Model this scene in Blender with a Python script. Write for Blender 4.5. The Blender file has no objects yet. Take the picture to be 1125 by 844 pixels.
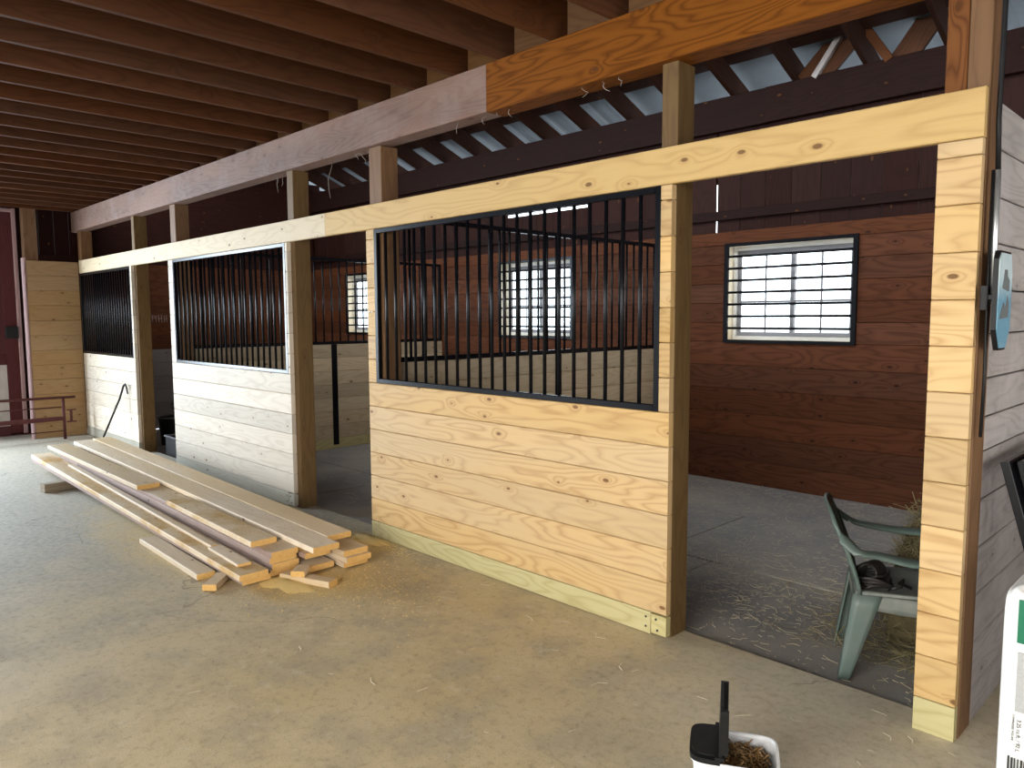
import bpy, math, random
from mathutils import Vector, Matrix
random.seed(7)
C = bpy.context.scene.collection
SC = bpy.context.scene
V = Vector

# ------------------------------------------------------------------ materials
def srgb(r, g, b):
    f = lambda c: (c/255/12.92) if c/255 <= .04045 else ((c/255+.055)/1.055)**2.4
    return (f(r), f(g), f(b), 1)

class NT:
    def __init__(s, name):
        s.m = bpy.data.materials.new(name); s.m.use_nodes = True
        s.t = s.m.node_tree; s.b = s.t.nodes['Principled BSDF']
    def n(s, typ, **kw):
        o = s.t.nodes.new(typ)
        for k, v in kw.items():
            if k.startswith('i_'):
                key = k[2:]; key = int(key) if key.isdigit() else key
                if hasattr(v, 'is_output') or isinstance(v, bpy.types.NodeSocket): s.t.links.new(v, o.inputs[key])
                else: o.inputs[key].default_value = v
            else: setattr(o, k, v)
        return o
    def link(s, a, b): s.t.links.new(a, b)
    def math(s, op, a, b=0.0, c=0.0, clamp=False):
        o = s.t.nodes.new('ShaderNodeMath'); o.operation = op; o.use_clamp = clamp
        for i, x in enumerate((a, b, c)):
            if isinstance(x, bpy.types.NodeSocket): s.t.links.new(x, o.inputs[i])
            else: o.inputs[i].default_value = x
        return o.outputs[0]
    def mix(s, f, a, b, mode='MIX'):
        o = s.t.nodes.new('ShaderNodeMix'); o.data_type = 'RGBA'; o.blend_type = mode
        for i, x in ((0, f), (6, a), (7, b)):
            if isinstance(x, bpy.types.NodeSocket): s.t.links.new(x, o.inputs[i])
            else: o.inputs[i].default_value = x
        return o.outputs[2]
    def noise(s, vec, scale, detail=2, rough=.5, out='Fac'):
        o = s.n('ShaderNodeTexNoise'); o.inputs['Scale'].default_value = scale
        o.inputs['Detail'].default_value = detail; o.inputs['Roughness'].default_value = rough
        if vec is not None: s.link(vec, o.inputs['Vector'])
        return o.outputs[out]
    def remap(s, x, a, b, c=0., d=1.):
        o = s.n('ShaderNodeMapRange'); s.link(x, o.inputs[0])
        for i, v in enumerate((a, b, c, d)): o.inputs[i+1].default_value = v
        return o.outputs[0]
    def bump(s, h, strength=.3, dist=.002):
        o = s.n('ShaderNodeBump'); o.inputs['Strength'].default_value = strength
        o.inputs['Distance'].default_value = dist; s.link(h, o.inputs['Height'])
        s.link(o.outputs[0], s.b.inputs['Normal'])

def wood(name, light, dark, knot=(.10, .04, .015, 1), rings=9., ring_amt=.55, streak=.35, knots=1., vary=.35,
         rough=.62, alt=None, alt_amt=0., dirt=None, dirt_amt=0., bump=.25, spec=.3, tone=0.):
    """light / dark = early / late wood colour; UV u runs along the grain (metres), v across it."""
    w = NT(name)
    uv = w.n('ShaderNodeUVMap'); uv.uv_map = 'UVMap'
    at = w.n('ShaderNodeAttribute'); at.attribute_name = 'rnd'
    rnd = at.outputs['Fac']
    sep = w.n('ShaderNodeSeparateXYZ'); w.link(uv.outputs[0], sep.inputs[0])
    u, v = sep.outputs[0], sep.outputs[1]
    off = w.math('MULTIPLY', rnd, 137.0)
    def vec(su, sv, seed=0.):
        c = w.n('ShaderNodeCombineXYZ')
        w.link(w.math('MULTIPLY', u, su), c.inputs[0]); w.link(w.math('MULTIPLY', v, sv), c.inputs[1])
        w.link(w.math('ADD', off, seed), c.inputs[2]); return c.outputs[0]
    # knots: sparse cells stretched a little along the grain
    vk = w.n('ShaderNodeTexVoronoi'); vk.voronoi_dimensions = '2D'; vk.feature = 'F1'; vk.inputs['Scale'].default_value = 1.0
    ck = w.n('ShaderNodeCombineXYZ'); w.link(w.math('MULTIPLY_ADD', u, 3.1, w.math('MULTIPLY', off, 1.7)), ck.inputs[0]); w.link(w.math('MULTIPLY_ADD', v, 6.2, off), ck.inputs[1])
    w.link(ck.outputs[0], vk.inputs['Vector']); vk.inputs['Randomness'].default_value = .9
    sepc = w.n('ShaderNodeSeparateColor'); w.link(vk.outputs['Color'], sepc.inputs[0])
    gate = w.math('LESS_THAN', sepc.outputs[0], .36*knots)
    size = w.math('MULTIPLY_ADD', sepc.outputs[1], .05, .035)
    kn = w.math('MULTIPLY', w.math('SUBTRACT', 1.0, w.math('DIVIDE', vk.outputs['Distance'], size), clamp=True), gate)
    halo = w.math('MULTIPLY', w.math('SUBTRACT', 1.0, w.math('DIVIDE', vk.outputs['Distance'], .34), clamp=True), gate)
    # growth rings: iso-lines of a field stretched along the grain, bent around the knots
    n1 = w.noise(vec(.75, 4.6, 11.), 1.0, 2.5, .45)
    field = w.math('ADD', w.math('MULTIPLY', n1, rings*1.9), w.math('MULTIPLY', w.math('MULTIPLY', halo, halo), 2.6))
    fr = w.math('FRACT', field)
    late = w.math('POWER', w.math('ABSOLUTE', w.math('SUBTRACT', w.math('MULTIPLY', fr, 2.), 1.)), 2.2)
    st = w.noise(vec(1.6, 95., 5.), 1.0, 3.0, .6)
    big = w.noise(vec(.5, 2.5, 31.), 1.0, 2.0)
    f = w.math('ADD', w.math('MULTIPLY', late, ring_amt), w.math('MULTIPLY', w.math('SUBTRACT', st, .5), streak), clamp=True)
    col = w.mix(f, light, dark)
    if alt:
        am = w.math('MULTIPLY', w.remap(big, .42, .68), alt_amt, clamp=True)
        col = w.mix(am, col, alt)
    # board to board variation
    h = w.n('ShaderNodeHueSaturation'); w.link(col, h.inputs['Color'])
    r2 = w.math('FRACT', w.math('MULTIPLY', rnd, 17.31))
    w.link(w.math('MULTIPLY_ADD', r2, vary, 1.0-vary*.5), h.inputs['Value'])
    w.link(w.math('MULTIPLY_ADD', rnd, .14, .93), h.inputs['Saturation'])
    col = w.mix(w.math('MULTIPLY', kn, 2.6, clamp=True), h.outputs[0], knot)
    col = w.mix(w.math('MULTIPLY', w.math('MULTIPLY', halo, halo), .35), col, dark)
    if dirt:
        geo = w.n('ShaderNodeNewGeometry')
        d = w.noise(geo.outputs['Position'], 3.2, 5.0, .65)
        col = w.mix(w.math('MULTIPLY', w.remap(d, .45, .7), dirt_amt, clamp=True), col, dirt)
    w.link(col, w.b.inputs['Base Color'])
    w.b.inputs['Roughness'].default_value = rough
    w.b.inputs['Specular IOR Level'].default_value = spec
    w.bump(w.math('ADD', w.math('MULTIPLY', st, .8), w.math('MULTIPLY', late, -.5)), bump, .0015)
    return w.m

def plain(name, col, rough=.5, metal=0., spec=.5, nz=0., nscale=20., col2=None, bump=0.):
    w = NT(name)
    w.b.inputs['Roughness'].default_value = rough; w.b.inputs['Metallic'].default_value = metal
    w.b.inputs['Specular IOR Level'].default_value = spec
    tc = w.n('ShaderNodeTexCoord')
    n = w.noise(tc.outputs['Object'], nscale, 4., .6)
    c2 = col2 or tuple(c*.6 for c in col[:3])+(1,)
    w.link(w.mix(w.math('MULTIPLY', w.remap(n, .35, .7), nz, clamp=True), col, c2), w.b.inputs['Base Color'])
    if bump: w.bump(n, bump, .004)
    return w.m

M = {}
M['pine'] = wood('new_yellow_pine', (.60, .40, .18, 1), (.37, .20, .066, 1), rings=9, ring_amt=.6, alt=(.53, .40, .235, 1), alt_amt=.5)
M['pine_lit'] = wood('pine_painted_daylight', (.64, .565, .46, 1), (.45, .365, .27, 1), rings=8, ring_amt=.55, knots=.7, alt=(.55, .48, .40, 1), alt_amt=.6)  # same pine whitened: strong bluish daylight painted into the colour
M['pine_header'] = wood('header_pine', (.58, .39, .155, 1), (.41, .24, .082, 1), rings=7, ring_amt=.45, streak=.45, knots=1.3, vary=.1)
M['header_lit'] = wood('header_painted_daylight', (.62, .51, .35, 1), (.48, .37, .22, 1), rings=7, ring_amt=.45, streak=.45, knots=.9, vary=.1)  # header pine with bluish daylight glare painted into its tone
M['treated'] = wood('green_treated_pine', (.50, .44, .22, 1), (.34, .27, .10, 1), rings=9, ring_amt=.55, knots=.5)
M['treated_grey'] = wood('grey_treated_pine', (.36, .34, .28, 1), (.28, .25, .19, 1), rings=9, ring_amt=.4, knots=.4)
M['part_pine'] = wood('partition_pine', (.50, .41, .29, 1), (.34, .25, .15, 1), rings=8, ring_amt=.5, knots=1.2)
M['wing_pine'] = wood('wing_pine', (.37, .235, .115, 1), (.26, .145, .06, 1), rings=7, ring_amt=.4, knots=1.3, vary=.15)
M['post'] = wood('treated_post', (.150, .088, .032, 1), (.085, .045, .015, 1), rings=7, ring_amt=.5, knots=.8, vary=.1)
M['post_old'] = wood('old_brown_post', (.19, .098, .042, 1), (.105, .048, .020, 1), rings=7, ring_amt=.5, knots=.5, vary=.15)
M['beam_near'] = wood('orange_fir_beam', (.185, .068, .018, 1), (.075, .024, .007, 1), rings=12, ring_amt=.75, streak=.3, knots=.5, vary=.05, bump=.4, spec=.08)
M['beam_far'] = wood('weathered_fir_beam', (.185, .108, .080, 1), (.085, .045, .032, 1), rings=12, ring_amt=.6, knots=1.1, vary=.05, alt=(.30, .16, .11, 1), alt_amt=.6, bump=.5, dirt=(.26, .20, .18, 1), dirt_amt=.5)
M['joist'] = wood('brown_joist', (.092, .037, .017, 1), (.050, .019, .010, 1), rings=8, ring_amt=.5, knots=.9, vary=.35, spec=.08)
M['rafter'] = wood('dark_rafter', (.035, .015, .010, 1), (.02, .008, .006, 1), rings=7, ring_amt=.5, vary=.3, spec=.08)
M['loft'] = wood('loft_boards', (.07, .033, .02, 1), (.04, .018, .011, 1), rings=7, vary=.3, spec=.08)
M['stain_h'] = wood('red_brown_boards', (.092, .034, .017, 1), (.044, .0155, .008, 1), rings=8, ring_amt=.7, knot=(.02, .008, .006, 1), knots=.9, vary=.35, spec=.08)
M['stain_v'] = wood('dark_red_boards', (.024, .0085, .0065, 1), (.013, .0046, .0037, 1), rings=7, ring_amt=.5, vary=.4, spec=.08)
M['plate'] = wood('dark_plate', (.016, .006, .0045, 1), (.009, .0035, .0028, 1), rings=7, vary=.3, spec=.08)
M['grey'] = wood('weathered_grey_boards', (.40, .365, .35, 1), (.215, .185, .175, 1), rings=7, ring_amt=.4, streak=.6, knot=(.16, .12, .11, 1), knots=.6, vary=.2, rough=.8, dirt=(.56, .51, .52, 1), dirt_amt=.5, bump=.5)
M['maroon'] = wood('maroon_boards', (.085, .028, .030, 1), (.055, .017, .019, 1), rings=6, ring_amt=.3, vary=.3, knots=.2, spec=.08)
M['maroon_edge'] = wood('pale_maroon_edge', (.36, .24, .24, 1), (.22, .12, .12, 1), rings=6, ring_amt=.4, knots=.2)  # pale pinkish tone for the edge strips
M['white_ply'] = plain('white_panel', (.50, .47, .44, 1), .7, nz=.5, nscale=6)
M['wood_shadowed'] = wood('boards_painted_shadow', (.17, .15, .15, 1), (.11, .095, .095, 1), rings=6, ring_amt=.3, knots=.4)  # plank wood in shadow, the shade painted in as grey
M['lumber'] = wood('stacked_lumber', (.66, .55, .41, 1), (.50, .38, .25, 1), rings=8, ring_amt=.4, streak=.5, knots=.35, vary=.25, alt=(.58, .42, .22, 1), alt_amt=.7)
M['lumber_dusty'] = wood('sawdust_coated_lumber', (.66, .53, .36, 1), (.50, .38, .23, 1), rings=8, ring_amt=.3, streak=.4, knots=.3, vary=.1, dirt=(.50, .31, .10, 1), dirt_amt=1.3)
M['lumber_end'] = plain('sawn_end_grain', (.66, .41, .14, 1), .8, nz=.6, nscale=60, col2=(.48, .27, .08, 1))
M['cut_end'] = plain('weathered_end_grain', (.36, .27, .18, 1), .8, nz=.6, nscale=60, col2=(.22, .15, .10, 1))
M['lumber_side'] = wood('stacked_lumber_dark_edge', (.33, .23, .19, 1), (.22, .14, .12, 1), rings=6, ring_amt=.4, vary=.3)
M['old_block'] = wood('grey_block', (.25, .20, .14, 1), (.15, .11, .07, 1), rings=6)
M['black'] = plain('black_powder_coat', (.0045, .005, .007, 1), .26, .0, .16, nz=.2, nscale=40, col2=(.012, .012, .014, 1))
M['blackmatte'] = plain('black_plastic', (.007, .007, .008, 1), .45, 0, .22, nz=.4, nscale=30, col2=(.018, .017, .017, 1))
M['leather'] = plain('black_leather', (.012, .010, .010, 1), .55, 0, .5, nz=.5, nscale=60, col2=(.04, .03, .028, 1), bump=.4)
M['steel'] = plain('galvanised_conduit', (.62, .64, .66, 1), .35, .8, .5, nz=.3, nscale=30)
M['redsteel'] = plain('rusty_red_steel', (.10, .022, .022, 1), .6, .2, .4, nz=.7, nscale=25, col2=(.05, .015, .012, 1))
M['chair'] = plain('faded_green_plastic', (.105, .155, .135, 1), .45, 0, .5, nz=.6, nscale=9, col2=(.16, .18, .165, 1))
M['chair_seat'] = plain('dusty_chair_seat', (.24, .25, .225, 1), .6, 0, .4, nz=.7, nscale=14, col2=(.13, .16, .145, 1))
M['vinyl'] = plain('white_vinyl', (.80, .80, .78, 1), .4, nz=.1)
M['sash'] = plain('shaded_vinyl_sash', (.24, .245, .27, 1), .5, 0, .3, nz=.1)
M['lining'] = plain('cream_window_lining', (.74, .66, .50, 1), .5, nz=.2, nscale=8)
M['bale'] = plain('white_plastic_wrap', (.80, .80, .79, 1), .38, 0, .5, nz=.15, nscale=12, col2=(.68, .68, .68, 1), bump=.12)
M['green'] = plain('green_print', (.0, .145, .07, 1), .4)
M['ink'] = plain('black_ink', (.02, .02, .02, 1), .5)
M['inkgrey'] = plain('grey_print', (.42, .43, .43, 1), .5, nz=.5, nscale=150)
M['tub'] = plain('milky_white_plastic', (.72, .73, .75, 1), .35, nz=.1)
M['tub'].node_tree.nodes['Principled BSDF'].inputs['Subsurface Weight'].default_value = .0
M['screw'] = plain('bronze_screws', (.30, .18, .075, 1), .4, .4, .5, nz=.6, nscale=80, col2=(.14, .08, .03, 1))
M['straw'] = plain('dry_straw', (.56, .49, .34, 1), .75, nz=.5, nscale=3, col2=(.60, .55, .42, 1))
M['hay'] = plain('olive_hay', (.30, .25, .13, 1), .85, nz=.6, nscale=4, col2=(.18, .16, .08, 1))
M['hay_core'] = plain('hay_core', (.16, .125, .06, 1), .95, nz=.8, nscale=30, col2=(.06, .045, .02, 1), bump=1.)
M['sawdust'] = plain('sawdust', (.78, .58, .23, 1), .95, nz=.5, nscale=40, col2=(.82, .65, .32, 1))
M['web'] = plain('dusty_cobweb', (.34, .29, .25, 1), .95)
M['snow'] = plain('snow', (.82, .85, .90, 1), .9, nz=.2, nscale=.6, col2=(.72, .77, .84, 1))
M['conifer'] = plain('frosted_conifer', (.10, .13, .14, 1), .95, nz=.7, nscale=3, col2=(.24, .28, .30, 1))
M['bark'] = plain('frosted_bark', (.22, .20, .19, 1), .95, nz=.6, nscale=9)
M['roofmetal'] = plain('galvanised_roofing', (.10, .118, .135, 1), .6, .2, .3, nz=.35, nscale=2.5)

def glass():
    w = NT('window_glass'); w.b.inputs['Base Color'].default_value = (1, 1, 1, 1)
    t = w.n('ShaderNodeBsdfTransparent'); g = w.n('ShaderNodeBsdfGlossy'); g.inputs['Roughness'].default_value = .03
    t.inputs[0].default_value = (.94, .97, .98, 1)
    mx = w.n('ShaderNodeMixShader'); mx.inputs[0].default_value = .06
    w.link(t.outputs[0], mx.inputs[1]); w.link(g.outputs[0], mx.inputs[2])
    w.link(mx.outputs[0], w.t.nodes['Material Output'].inputs['Surface']); return w.m
M['glass'] = glass()

def concrete():
    w = NT('dusty_concrete'); geo = w.n('ShaderNodeNewGeometry'); P = geo.outputs['Position']
    big = w.noise(P, .55, 4, .6); mid = w.noise(P, 2.6, 5, .65); fine = w.noise(P, 26, 5, .7); grit = w.noise(P, 160, 2, .6)
    col = w.mix(w.remap(big, .36, .66), (.50, .39, .215, 1), (.55, .46, .305, 1))
    col = w.mix(w.math('MULTIPLY', w.remap(mid, .44, .66), .75, clamp=True), col, (.335, .265, .16, 1))
    col = w.mix(w.math('MULTIPLY', w.remap(fine, .52, .70), .55, clamp=True), col, (.25, .195, .12, 1))
    col = w.mix(w.math('MULTIPLY', w.remap(grit, .58, .70), .6, clamp=True), col, (.17, .13, .085, 1))
    spk = w.noise(P, 62, 3, .6); smask = w.math('MULTIPLY', w.remap(spk, .66, .70), w.remap(mid, .40, .56), clamp=True)
    col = w.mix(w.math('MULTIPLY', smask, .75, clamp=True), col, (.075, .055, .035, 1))
    scr = w.noise(P, 9, 6, .75); col = w.mix(w.math('MULTIPLY', w.remap(scr, .56, .70), .45, clamp=True), col, (.62, .55, .42, 1))
    # greyer concrete toward the aisle's far end, partly painted-in bluish door daylight
    sp = w.n('ShaderNodeSeparateXYZ'); w.link(P, sp.inputs[0])
    far = w.math('ADD', w.remap(sp.outputs[0], -3.2, -6.2), w.math('MULTIPLY', w.math('SUBTRACT', mid, .5), 1.2), clamp=True)
    col = w.mix(w.math('MULTIPLY', far, .8), col, w.mix(w.remap(fine, .4, .7), (.43, .415, .365, 1), (.26, .245, .21, 1)))
    pz_ = w.math('ADD', w.math('MULTIPLY', w.remap(sp.outputs[0], -2.0, -1.2), w.remap(sp.outputs[1], -1.3, -.5)), w.math('MULTIPLY', w.math('SUBTRACT', mid, .5), .8), clamp=True)
    col = w.mix(w.math('MULTIPLY', pz_, .55), col, w.mix(w.remap(fine, .4, .7), (.60, .55, .45, 1), (.44, .39, .30, 1)))
    # sawdust ground into the slab round the lumber pile and at the foot of the new wall
    def patch(cx, cy, sx, sy, amt):
        dx = w.math('DIVIDE', w.math('SUBTRACT', sp.outputs[0], cx), sx); dy = w.math('DIVIDE', w.math('SUBTRACT', sp.outputs[1], cy), sy)
        d = w.math('ADD', w.math('MULTIPLY', dx, dx), w.math('MULTIPLY', dy, dy))
        m = w.math('ADD', w.math('SUBTRACT', 1.0, d), w.math('MULTIPLY', w.math('SUBTRACT', mid, .5), 2.6))
        return w.math('MULTIPLY', m, amt, clamp=True)
    sd = (.72, .54, .24, 1)
    for a in ((-4.15, -.75, .75, .55, .75), (-5.4, -1.2, 1.6, .35, .5), (-4.35, -.12, .4, .2, .8), (-5.7, -.15, .35, .2, .7)):
        col = w.mix(patch(*a), col, sd)
    # hairline cracks
    vc = w.n('ShaderNodeTexVoronoi'); vc.feature = 'DISTANCE_TO_EDGE'; vc.inputs['Scale'].default_value = .42
    wob = w.n('ShaderNodeVectorMath'); wob.operation = 'ADD'; w.link(P, wob.inputs[0])
    nn = w.noise(P, 1.1, 4, .6, 'Color'); sc = w.n('ShaderNodeVectorMath'); sc.operation = 'SCALE'; w.link(nn, sc.inputs[0]); sc.inputs['Scale'].default_value = .8
    w.link(sc.outputs[0], wob.inputs[1]); w.link(wob.outputs[0], vc.inputs['Vector'])
    cr = w.math('MULTIPLY', w.math('LESS_THAN', vc.outputs['Distance'], .0018), w.remap(big, .45, .55))
    col = w.mix(w.math('MULTIPLY', cr, .45), col, (.12, .095, .065, 1))
    w.link(col, w.b.inputs['Base Color'])
    w.link(w.remap(mid, .3, .7, .62, .85), w.b.inputs['Roughness']); w.b.inputs['Specular IOR Level'].default_value = .35
    w.bump(w.math('ADD', w.math('MULTIPLY', fine, .6), w.math('MULTIPLY', grit, .5)), .35, .004)
    return w.m
M['concrete'] = concrete()

def matfloor():
    w = NT('dusty_stall_mat'); geo = w.n('ShaderNodeNewGeometry'); P = geo.outputs['Position']
    big = w.noise(P, 1.2, 4, .6); fine = w.noise(P, 22, 5, .7)
    col = w.mix(w.remap(big, .38, .65), (.24, .24, .25, 1), (.37, .345, .31, 1))
    col = w.mix(w.math('MULTIPLY', w.remap(fine, .5, .75), .6, clamp=True), col, (.42, .38, .31, 1))
    w.link(col, w.b.inputs['Base Color']); w.b.inputs['Roughness'].default_value = .7; w.bump(fine, .4, .004)
    return w.m
M['mat'] = matfloor()

# ------------------------------------------------------------------ mesh builder
class MB:
    def __init__(s): s.v = []; s.f = []; s.uv = []; s.r = []; s.mi = []; s.sm = []
    def face(s, pts, uvs=None, rnd=0., mi=0, smooth=False):
        i0 = len(s.v); s.v += [tuple(p) for p in pts]; s.f.append(tuple(range(i0, i0+len(pts))))
        s.uv.append(uvs or [(p[0], p[1]) for p in pts]); s.r.append(rnd); s.mi.append(mi); s.sm.append(smooth)
    def board(s, p0, p1, wv, tv, ch=.003, rnd=None, mi=0, mi_end=None, mi_side=None):
        """a board from p0 to p1 (centre line); wv / tv are the full width / thickness vectors; long edges chamfered"""
        p0, p1, wv, tv = V(p0), V(p1), V(wv), V(tv)
        rnd = random.random() if rnd is None else rnd
        L = (p1-p0).length; W, T = wv.length, tv.length; wn, tn = wv/W, tv/T
        ch = min(ch, W*.3, T*.3); a, b = W/2, T/2
        if ch > 0: ring = [(-a+ch, -b), (a-ch, -b), (a, -b+ch), (a, b-ch), (a-ch, b), (-a+ch, b), (-a, b-ch), (-a, -b+ch)]
        else: ring = [(-a, -b), (a, -b), (a, b), (-a, b)]
        if wn.cross(tn).dot(p1-p0) < 0: ring = ring[::-1]
        n = len(ring); i0 = len(s.v)
        for p in (p0, p1): s.v += [tuple(p+wn*x+tn*y) for x, y in ring]
        per = [0.]
        for k in range(n): q0, q1 = ring[k], ring[(k+1) % n]; per.append(per[-1]+math.hypot(q1[0]-q0[0], q1[1]-q0[1]))
        uo = rnd*7.
        for k in range(n):
            k2 = (k+1) % n
            s.f.append((i0+k, i0+k2, i0+n+k2, i0+n+k))
            s.uv.append([(uo, per[k]), (uo, per[k+1]), (uo+L, per[k+1]), (uo+L, per[k])])
            s.r.append(rnd); s.sm.append(False)
            mid = ((ring[k][0]+ring[k2][0])/2, (ring[k][1]+ring[k2][1])/2)
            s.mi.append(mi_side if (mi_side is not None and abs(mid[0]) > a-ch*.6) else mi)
        for base, rev in ((i0, True), (i0+n, False)):
            idx = list(range(base, base+n)); uvs = [(x*.3, y) for x, y in ring]
            if rev: idx = idx[::-1]; uvs = uvs[::-1]
            s.f.append(tuple(idx)); s.uv.append(uvs); s.r.append(rnd); s.mi.append(mi if mi_end is None else mi_end); s.sm.append(False)
    def box(s, lo, hi, axis=0, ch=.003, rnd=None, mi=0, mi_end=None):
        """axis-aligned box whose grain runs along `axis`"""
        lo, hi = V(lo), V(hi); c = (lo+hi)/2; d = hi-lo
        e = [V((d.x, 0, 0)), V((0, d.y, 0)), V((0, 0, d.z))]
        o = [i for i in range(3) if i != axis]
        w, t = (e[o[0]], e[o[1]]) if e[o[0]].length >= e[o[1]].length else (e[o[1]], e[o[0]])
        s.board(c-e[axis]/2, c+e[axis]/2, w, t, ch, rnd, mi, mi_end)
    def tube(s, pts, rad, n=8, mi=0, cap=True, closed=False, flat=None):
        pts = [V(p) for p in pts]; rnd = random.random(); i0 = len(s.v); m = len(pts); up = None
        for k, p in enumerate(pts):
            if closed: d = (pts[(k+1) % m]-pts[k-1])
            else: d = pts[min(k+1, m-1)]-pts[max(k-1, 0)]
            d.normalize()
            if up is None: up = d.orthogonal().normalized()
            up = (up-d*up.dot(d)); up = up.normalized() if up.length > 1e-6 else d.orthogonal().normalized()
            sd = d.cross(up); r = rad[k] if isinstance(rad, (list, tuple)) else rad
            for j in range(n):
                a = 2*math.pi*j/n
                s.v.append(tuple(p+up*math.cos(a)*r+sd*math.sin(a)*r*(flat or 1)))
        for k in range(m if closed else m-1):
            for j in range(n):
                a, b = i0+k*n+j, i0+k*n+(j+1) % n; k2 = (k+1) % m; c, d_ = i0+k2*n+(j+1) % n, i0+k2*n+j
                s.f.append((a, b, c, d_)); s.uv.append([(k*.1, j*.05), (k*.1, j*.05+.05), (k*.1+.1, j*.05+.05), (k*.1+.1, j*.05)])
                s.r.append(rnd); s.mi.append(mi); s.sm.append(True)
        if cap and not closed:
            for base, rev in ((i0, True), (i0+(m-1)*n, False)):
                idx = list(range(base, base+n)); idx = idx[::-1] if rev else idx
                s.f.append(tuple(idx)); s.uv.append([(0, 0)]*n); s.r.append(rnd); s.mi.append(mi); s.sm.append(False)
    def grid(s, fn, nu, nv, mi=0, smooth=True, close_u=False):
        rnd = random.random(); i0 = len(s.v)
        for i in range(nu):
            for j in range(nv): s.v.append(tuple(fn(i/(nu if close_u else nu-1), j/(nv-1))))
        for i in range(nu if close_u else nu-1):
            for j in range(nv-1):
                i2 = (i+1) % nu
                s.f.append((i0+i*nv+j, i0+i2*nv+j, i0+i2*nv+j+1, i0+i*nv+j+1))
                s.uv.append([(i/nu, j/nv), ((i+1)/nu, j/nv), ((i+1)/nu, (j+1)/nv), (i/nu, (j+1)/nv)]); s.r.append(rnd); s.mi.append(mi); s.sm.append(smooth)
    def prism(s, outline, ext, mi=0, smooth=False):
        """closed polygon outline (3-D points) extruded by vector ext"""
        pts = [V(p) for p in outline]; ext = V(ext); n = len(pts); rnd = random.random(); i0 = len(s.v)
        s.v += [tuple(p) for p in pts]+[tuple(p+ext) for p in pts]
        for idx in (tuple(range(i0+n-1, i0-1, -1)), tuple(range(i0+n, i0+2*n))):
            s.f.append(idx); s.uv.append([(s.v[i][0], s.v[i][2]) for i in idx]); s.r.append(rnd); s.mi.append(mi); s.sm.append(False)
        for k in range(n):
            k2 = (k+1) % n
            s.f.append((i0+k, i0+k2, i0+n+k2, i0+n+k)); s.uv.append([(0, 0), (.1, 0), (.1, .1), (0, .1)]); s.r.append(rnd); s.mi.append(mi); s.sm.append(smooth)
    def build(s, name, mats, parent=None, loc=None, fix=False):
        me = bpy.data.meshes.new(name); me.from_pydata(s.v, [], s.f)
        uvl = me.uv_layers.new(name='UVMap')
        flat = [c for f in s.uv for uv in f for c in uv]; uvl.data.foreach_set('uv', flat)
        a = me.attributes.new('rnd', 'FLOAT', 'FACE'); a.data.foreach_set('value', s.r)
        me.polygons.foreach_set('use_smooth', s.sm); me.polygons.foreach_set('material_index', s.mi)
        for m in (mats if isinstance(mats, (list, tuple)) else [mats]): me.materials.append(m)
        if fix:
            import bmesh
            bm = bmesh.new(); bm.from_mesh(me); bmesh.ops.remove_doubles(bm, verts=bm.verts, dist=1e-5)
            bmesh.ops.recalc_face_normals(bm, faces=bm.faces); bm.to_mesh(me); bm.free()
        me.update()
        o = bpy.data.objects.new(name, me); C.objects.link(o)
        if parent: o.parent = parent
        if loc: o.location = loc
        return o

def tag(o, label, cat, group=None, kind=None):
    o['label'] = label; o['category'] = cat
    if group: o['group'] = group
    if kind: o['kind'] = kind
    return o
def thing(name, label, cat, loc=(0, 0, 0), rz=0., group=None):
    o = bpy.data.objects.new(name, None); C.objects.link(o); o.location = loc; o.rotation_euler[2] = rz
    o.empty_display_size = .1
    return tag(o, label, cat, group)
def struct(o, label, cat): return tag(o, label, cat, kind='structure')
def addmod(o, typ, **kw):
    m = o.modifiers.new(typ.lower(), typ)
    for k, v in kw.items(): setattr(m, k, v)
    return m
def copy_tree(o, parent=None):
    c = o.copy(); C.objects.link(c)
    if parent: c.parent = parent
    for ch in list(o.children): copy_tree(ch, c)
    return c
ORD = ['first', 'second', 'third', 'fourth', 'fifth', 'sixth', 'seventh', 'eighth', 'ninth', 'tenth', 'eleventh', 'twelfth', 'thirteenth',
       'fourteenth', 'fifteenth', 'sixteenth', 'seventeenth', 'eighteenth', 'nineteenth', 'twentieth', 'twenty-first', 'twenty-second',
       'twenty-third', 'twenty-fourth', 'twenty-fifth', 'twenty-sixth']

# ------------------------------------------------------------------ measures (metres; x along the stall fronts, y into the stalls, z up)
ZH, ZB, ZG = 2.42, 2.246, 1.148       # header top, header bottom, grille bottom
D = 3.70                              # back wall
FZ = -.04                             # stall floor
BW = .171                             # exposed width of a plank
XL, XE = -11.50, -.56                 # left end of the stalls, face of the grey end wall

# ------------------------------------------------------------------ setting: floors, walls, roof
b = MB(); b.face([(-12.6, -6.6, 0), (4.6, -6.6, 0), (4.6, .165, 0), (-12.6, .165, 0)])
b.face([(-12.6, .165, 0), (4.6, .165, 0), (4.6, .165, -.12), (-12.6, .165, -.12)])
b.face([(XE, .165, 0), (4.6, .165, 0), (4.6, D+.1, 0), (XE, D+.1, 0)])
o = b.build('floor', M['concrete']); struct(o, 'dusty tan concrete aisle floor in front of the stalls', 'floor')
b = MB(); b.face([(-11.6, .165, FZ-.012), (XE, .165, FZ-.012), (XE, D+.1, FZ-.012), (-11.6, D+.1, FZ-.012)])
y = .17
for row in range(3):
    x = -11.55 - .4*row
    while x < XE-.05:
        x0, x1 = max(x, -11.55), min(x+1.83, XE-.04)
        if x1-x0 > .1: b.box((x0+.004, y+.004, FZ-.012), (x1-.004, y+1.18, FZ+random.uniform(-.002, .003)), 0, .004)
        x += 1.83
    y += 1.19
o = b.build('floor_stall', M['mat']); struct(o, 'dark grey dusty matted floor inside the stalls', 'floor')

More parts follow.
